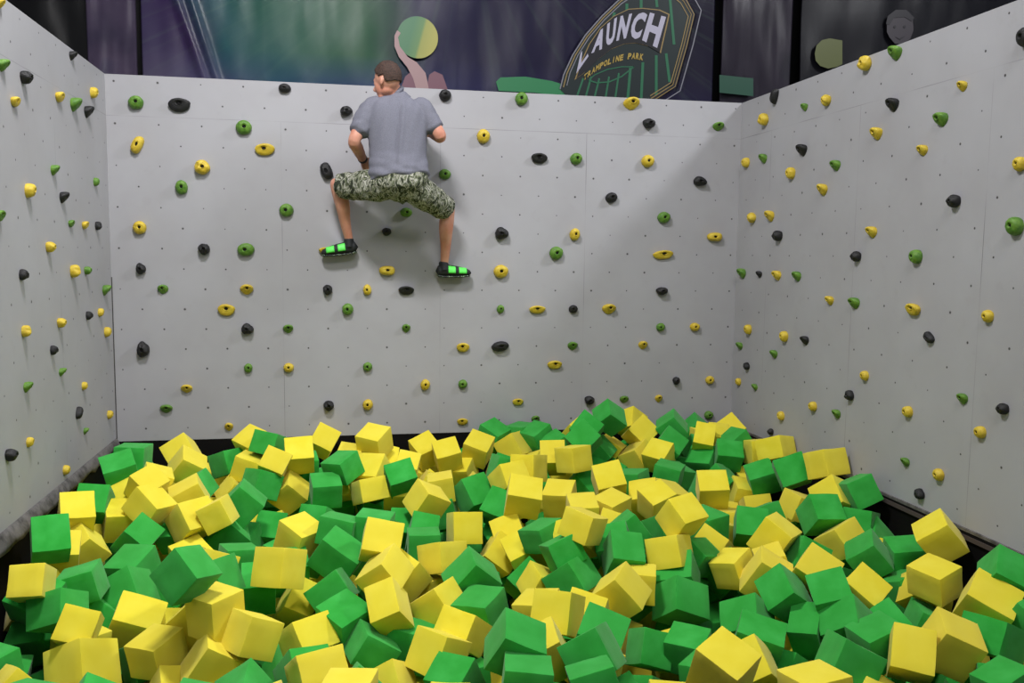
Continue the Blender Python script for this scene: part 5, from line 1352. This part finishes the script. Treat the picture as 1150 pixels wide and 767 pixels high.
# joints
neck = at(446, 104, -.36); headc = at(434.5, 90, -.40); headt = at(433, 71, -.40)
shL = at(417, 123, -.37); shR = at(475, 123, -.37)
elL = at(398, 158, -.44); wrL = at(408, 180, -.20)
elR = at(494.5, 153, -.44); wrR = at(484, 150, -.18)
hipL = at(437, 207, -.46); hipR = at(463, 209, -.46); pel = at(450, 203, -.45)
knL = at(379, 209, -.155); knR = at(503, 236, -.165)
anL = at(392, 270, -.062); anR = at(499, 296, -.062)
S = (at(450, 150, -.4)-CP).dot(FW)/F     # metres per photo pixel near the climber
bm = bmesh.new()
# torso (hidden by the shirt), neck
limb(bm, [pel+Vector((0, 0, -.03)), at(448, 180, -.43), at(447, 150, -.40), at(446, 122, -.37), neck], [(.15, .10), (.135, .095), (.165, .105), (.17, .09), (.06, .06)])
limb(bm, [at(447, 112, -.365), at(444, 104, -.37), at(440, 97, -.385)], [(.068, .062), (.056, .058), (.055, .06)])
# head turned to the left and down: skull, face, jaw, nose, brow, ear
turn = Matrix.Rotation(math.radians(-16), 4, 'Y')
hc = headc
HR = Matrix.Translation(hc) @ Matrix.Rotation(math.radians(-38), 4, 'Z') @ Matrix.Rotation(math.radians(-12), 4, 'Y')
def hball(p, r, rot=None):
    bmesh.ops.create_uvsphere(bm, u_segments=24, v_segments=16, radius=1, matrix=HR @ Matrix.Translation(p) @ (rot or Matrix.Identity(4)) @ Matrix.Diagonal((*r, 1)))
hball((.010, 0, .018), (.100, .078, .106))
hball((-.048, 0, -.035), (.056, .058, .085))
hball((-.058, 0, -.104), (.036, .038, .030))            # chin
hball((-.015, 0, -.075), (.060, .056, .040))            # jaw
hball((-.084, 0, .018), (.016, .044, .016))             # brow
limb(bm, [HR @ Vector(p) for p in ((-.092, 0, .004), (-.108, 0, -.022), (-.120, 0, -.040), (-.098, 0, -.050))], [.008, .010, .014, .012], 12)   # nose
hball((-.094, 0, -.070), (.011, .022, .006)); hball((-.091, 0, -.083), (.011, .020, .007))   # lips
for e in (-1, 1):
    hball((.002, .079*e, -.020), (.019, .010, .032), Matrix.Rotation(math.radians(14), 4, 'Y') @ Matrix.Rotation(math.radians(16*e), 4, 'Z'))   # ears
    hball((-.086, .030*e, -.006), (.010, .014, .009))   # closed eyelids
# arms
limb(bm, [shL+Vector((.03, 0, 0)), shL, (shL+elL)/2+Vector((-.008, 0, 0)), elL, (elL*.65+wrL*.35)+Vector((-.004, -.01, 0)), wrL], [.06, .062, .052, .045, .046, .031])
limb(bm, [shR+Vector((-.03, 0, 0)), shR, (shR+elR)/2+Vector((.006, 0, 0)), elR, (elR*.65+wrR*.35), wrR], [.06, .062, .052, .046, .046, .031])
# hands gripping holds
def hand(w, d, up, side):
    """w wrist, d direction of the hand, up = back of hand, side = thumb side"""
    d = d.normalized(); side = (side-d*side.dot(d)).normalized(); up = side.cross(d).normalized()
    palm = [w, w+d*.045, w+d*.085]
    limb(bm, palm, [(.030, .022), (.040, .017), (.042, .015)], 16, flat=up)
    for k, (off_, ln) in enumerate(((.031, .070), (.011, .080), (-.010, .075), (-.030, .058))):
        a = w+d*.085+side*off_; b1 = a+d*ln*.42+up*.004; c1 = b1+d*ln*.30-up*ln*.22; e1 = c1+d*ln*.08-up*ln*.30
        limb(bm, [a-d*.02, a, b1, c1, e1], [.009, .0098, .0092, .0085, .0075], 10, m=3)
    a = w+d*.03+side*.032; b1 = a+side*.024+d*.022-up*.006; c1 = b1+d*.032+side*.004-up*.014
    limb(bm, [a-side*.012, a, b1, c1], [.013, .0125, .0105, .009], 10, m=3)
hand(wrL, Vector((.25, .75, -.35)), None, Vector((.6, 0, .8)))
hand(wrR, Vector((-.35, .75, .2)), None, Vector((-.5, 0, .85)))
# legs
limb(bm, [hipL, (hipL*.55+knL*.45)+Vector((0, -.01, .02)), knL], [.095, .08, .056])
limb(bm, [hipR, (hipR*.55+knR*.45)+Vector((0, -.01, .02)), knR], [.095, .08, .058])
for kn, an, sx in ((knL, anL, -1), (knR, anR, 1)):
    mid = kn*.68+an*.32
    limb(bm, [kn+Vector((0, .01, .03)), kn, mid+Vector((-.008*sx, -.022, 0)), kn*.35+an*.65+Vector((0, -.006, 0)), an, an+Vector((0, 0, -.045))], [.046, .054, (.056, .058), .042, .032, .036])
# bare feet inside the shoes
toL = at(366, 281, -.055); toR = at(524, 304, -.055)
limb(bm, [anL+Vector((.01, 0, -.05)), (anL+toL)/2+Vector((0, 0, -.045)), toL], [.034, .034, .022])
limb(bm, [anR+Vector((-.01, 0, -.05)), (anR+toR)/2+Vector((0, 0, -.045)), toR], [.034, .034, .022])
person = fuse('person', bm, sk, None, .0065, 4)
tag(person, 'person in grey t-shirt and camouflage shorts clinging to the back wall, head turned left', 'person')

# hair: short, dark brown, cap over the skull with a clean nape line
m_hair = new_mat('brown_hair', rgb(56, 40, 34), .75); n, l, b = nodes(m_hair)
gp = n.new('ShaderNodeNewGeometry')
l.new(ramp(n, l, tex_noise(n, l, gp.outputs['Position'], 130, 4), [(.35, rgb(36, 27, 24)), (.7, rgb(88, 62, 50))]), b.inputs['Base Color'])
bump(n, l, b, tex_noise(n, l, gp.outputs['Position'], 260, 3), .8, .006)
bm = bmesh.new(); bmesh.ops.create_uvsphere(bm, u_segments=72, v_segments=48, radius=1)
kill = []
for v in bm.verts:
    p = v.co.copy(); x, y, z = p
    line = -.52 if x > .1 else (.10 + (-x-.35)*1.1 if x < -.2 else -.52+(.1-x)*1.1)
    if abs(y) > .45 and -.30 < x < .16: line = max(line, -.02)
    v.co = HR @ (Vector((.012, 0, .022)) + Vector((x*.110, y*.087, z*.116)) * (1+.03*noise.noise(p*7)+.012*noise.noise(p*22)))
    if z < line + .05*noise.noise(p*9): kill.append(v)
bmesh.ops.delete(bm, geom=kill, context='VERTS')
bmesh.ops.solidify(bm, geom=bm.faces[:], thickness=.012)
from_bm('hair', bm, m_hair, person, True)

# grey t-shirt
m_shirt = new_mat('grey_jersey', rgb(112, 113, 124), .85, 0, .15); n, l, b = nodes(m_shirt)
gp = n.new('ShaderNodeNewGeometry')
l.new(ramp(n, l, tex_noise(n, l, gp.outputs['Position'], 260, 2), [(.35, rgb(104, 105, 116)), (.7, rgb(124, 125, 137))]), b.inputs['Base Color'])
bm = bmesh.new()
limb(bm, [at(449, 200, -.46), at(448, 193, -.45), at(447, 178, -.43), at(447, 160, -.415), at(446.5, 142, -.40), at(446, 128, -.39), at(446, 119, -.38), at(446, 111, -.37)],
     [(.226, .150), (.222, .146), (.208, .135), (.212, .132), (.222, .128), (.228, .115), (.200, .098), (.105, .078)], 40)
limb(bm, [at(447, 113, -.37), at(445, 107, -.37)], [(.10, .075), (.072, .068)], 30)
for sh, el, s in ((shL, elL, -1), (shR, elR, 1)):
    e = sh*.28+el*.72
    limb(bm, [sh+Vector((-.06*s, .0, .02)), sh+Vector((0, 0, -.005)), sh*.6+el*.4, e], [.075, .085, .078, .073], 28)
def fold(c):
    u = (c-at(447, 150, -.42)); x, z = u.x, u.z
    f = 0
    # long creases fanning from the neck to the hem, and bunching above the waist
    f += .010*noise.noise(Vector((x*9+z*1.2, c.y*3, z*1.6+2)))
    f += .006*noise.noise(Vector((x*20-z*5, c.y*5, z*3+7)))
    low = max(0, min(1, (-z-.12)/.16))
    f += low*.014*noise.noise(Vector((x*7+z*16, c.y*5, z*15-x*6)))
    nk = max(0, min(1, (.24-z)/.06))
    f += nk*.012*math.exp(-((x-.02-(z)*.10)/.016)**2)*(1 if z > -.1 else max(0, 1+(z+.1)*6))*.8
    f -= nk*.010*math.exp(-((x+.012-(z)*.10)/.014)**2)*(1 if z > -.1 else max(0, 1+(z+.1)*6))
    arm = max(0, min(1, (abs(x)-.19)/.05)); f += arm*.008*noise.noise(Vector((x*10, c.y*8, z*26)))
    return f
shirt = fuse('t_shirt', bm, m_shirt, person, .0075, 5, fold)
shirt['label'] = 'grey short-sleeved t-shirt with a long crease down the back'
bm = bmesh.new()   # collar band
a, r_ = curve_pts([at(446.5, 105.5, -.37), at(444.5, 103.5, -.372)], [(.070, .069), (.066, .066)], 2)
tube(bm, a, r_, 32); o = fuse('collar', bm, m_shirt, shirt, .006, 1)

# camouflage shorts
m_camo = new_mat('camouflage_cotton', rgb(110, 110, 96), .9, 0, .1); n, l, b = nodes(m_camo)
gp = n.new('ShaderNodeNewGeometry'); mp = n.new('ShaderNodeMapping'); l.new(gp.outputs['Position'], mp.inputs[0]); mp.inputs['Scale'].default_value = (17, 10, 9)
mp.inputs['Rotation'].default_value = (0, .5, 0)
cf = tex_noise(n, l, mp.outputs[0], 1.6, 2.5, .55, 1.4)
l.new(ramp(n, l, cf, [(.0, rgb(54, 58, 48)), (.42, rgb(92, 98, 76)), (.475, rgb(138, 140, 124)), (.53, rgb(176, 175, 164)), (.57, rgb(70, 74, 62)), (.64, rgb(128, 132, 108))], 'CONSTANT'), b.inputs['Base Color'])
bm = bmesh.new()
limb(bm, [at(449, 191, -.45), at(449, 199, -.455), at(450, 208, -.46), at(451, 218, -.455)], [(.205, .135), (.215, .145), (.205, .15), (.14, .11)], 36)
for hp, kn, s in ((hipL, knL, -1), (hipR, knR, 1)):
    hem = hp*.10+kn*.90
    limb(bm, [hp+Vector((-.02*s, .0, .01)), hp*.7+kn*.3+Vector((0, -.015, -.005)), hp*.4+kn*.6+Vector((0, -.012, -.005)), hem], [(.118, .12), (.118, .115), (.106, .105), (.096, .096)], 30)
def fold2(c): return .012*noise.noise(Vector((c.x*9, c.y*9, c.z*14))) + .006*noise.noise(Vector((c.x*26, c.y*16, c.z*22+4)))
shorts = fuse('shorts', bm, m_camo, person, .0075, 5, fold2)
shorts['label'] = 'grey green camouflage shorts'

# shoes: black with lime green blocks
m_sb = new_mat('black_shoe_fabric', rgb(20, 24, 26), .7); m_sg = new_mat('lime_shoe_panel', rgb(96, 232, 92), .5); m_sw = new_mat('dotted_rubber_edge', rgb(36, 40, 40), .5)
n, l, b = nodes(m_sw); tc = n.new('ShaderNodeTexCoord'); vo = n.new('ShaderNodeTexVoronoi'); vo.inputs['Scale'].default_value = 95; gp = n.new('ShaderNodeNewGeometry'); l.new(gp.outputs['Position'], vo.inputs['Vector'])
l.new(ramp(n, l, vo.outputs['Distance'], [(.0, rgb(170, 200, 160)), (.26, rgb(170, 200, 160)), (.3, rgb(24, 28, 28))], 'CONSTANT'), b.inputs['Base Color'])
def shoe(ankle, toe, sgn, label):
    d = (toe-(ankle+Vector((0, 0, -.055)))); L_ = .262; d.normalize()
    upv = Vector((0, 0, 1)); upv = (upv-d*upv.dot(d)).normalized(); sd = d.cross(upv)
    heel = ankle+Vector((0, 0, -.062))-d*.052
    pt = lambda t, h, s=0: heel+d*(t*L_)+upv*h+sd*s
    bm = bmesh.new()
    limb(bm, [pt(.02, .004), pt(.18, .008), pt(.42, .004), pt(.68, -.002), pt(.88, -.008), pt(.98, -.01)], [(.034, .040), (.040, .048), (.043, .046), (.046, .040), (.040, .031), (.026, .020)], 26, flat=upv)
    limb(bm, [pt(.19, .01), pt(.18, .045), pt(.17, .072)], [(.050, .040), (.044, .038), (.041, .038)], 22, flat=d)
    s = fuse('shoe', bm, m_sb, person, .005, 3); s['label'] = label
    # lime panels wrap the side facing the camera and the far side
    for t0, t1 in ((.30, .52), (.62, .86)):
        for face in (-1, 1):
            bm = bmesh.new(); grid = []
            for i in range(7):
                t = t0+(t1-t0)*i/6; row = []
                for j in range(6):
                    a = -.25+1.25*j/5
                    rw = .0435 if t < .5 else .0470-.02*max(0, t-.68)*2; rh = .047-.022*max(0, t-.35)
                    p = pt(t, .004-.012*t + rh*math.sin(a)*1.06, face*rw*math.cos(a)*1.04)
                    row.append(bm.verts.new(p))
                grid.append(row)
            for i in range(6):
                for j in range(5): bm.faces.new((grid[i][j], grid[i+1][j], grid[i+1][j+1], grid[i][j+1]))
            bmesh.ops.recalc_face_normals(bm, faces=bm.faces)
            bmesh.ops.solidify(bm, geom=bm.faces[:], thickness=-.004)
            from_bm('shoe_panel', bm, m_sg, s, True)['label'] = 'lime green panel'
    bm = bmesh.new()
    limb(bm, [pt(.02, -.034), pt(.2, -.040), pt(.45, -.040), pt(.7, -.038), pt(.9, -.034), pt(.99, -.028)], [(.028, .010), (.036, .010), (.037, .010), (.043, .010), (.036, .009), (.022, .007)], 24, flat=upv)
    fuse('sole', bm, m_sw, s, .004, 1)
shoe(anL, toL, -1, 'black shoe with lime panels, toe pointing left')
shoe(anR, toR, 1, 'black shoe with lime panels, toe pointing right')
# dark band on the left wrist
bm = bmesh.new(); dirw = (wrL-elL).normalized()
a, r_ = [wrL-dirw*.035, wrL-dirw*.008], [.0375, .036]
tube(bm, a, r_, 20); fuse('wristband', bm, new_mat('dark_band', rgb(26, 24, 26), .6), person, .005, 1)


# ------------------------------------------------------------------ light
def area(name, loc, size, power, col, target):
    ld = bpy.data.lights.new(name, 'AREA'); ld.shape = 'RECTANGLE'; ld.size, ld.size_y = size; ld.energy = power; ld.color = col
    o = bpy.data.objects.new(name, ld); C.objects.link(o); o.location = loc
    o.rotation_euler = (Vector(target)-Vector(loc)).to_track_quat('-Z', 'Y').to_euler(); return o
area('hall_lamp', (1.2, -3.3, 5.4), (.9, .5), 240, (1, .98, .98), (2.2, -1.8, 0))
area('hall_lamp', (8.6, -3.2, 6.6), (1.2, .8), 300, (.96, .97, 1), (1.5, -1.2, .8))
area('hall_lamp', (2.8, -7.4, 6.2), (3., 1.5), 170, (1, .99, .98), (2.5, -2, 0))
area('hall_lamp', (2.4, .45, 5.8), (4., .3), 14, (.9, .92, 1), (2.4, 1., 3.2))
w = bpy.data.worlds.new('world'); bpy.context.scene.world = w; w.use_nodes = True
w.node_tree.nodes['Background'].inputs[0].default_value = (.84, .86, .95, 1)
w.node_tree.nodes['Background'].inputs[1].default_value = .26
sc = bpy.context.scene
sc.view_settings.view_transform = 'Standard'; sc.view_settings.look = 'None'; sc.view_settings.gamma = 1; sc.view_settings.exposure = 0
sc.view_settings.use_curve_mapping = False
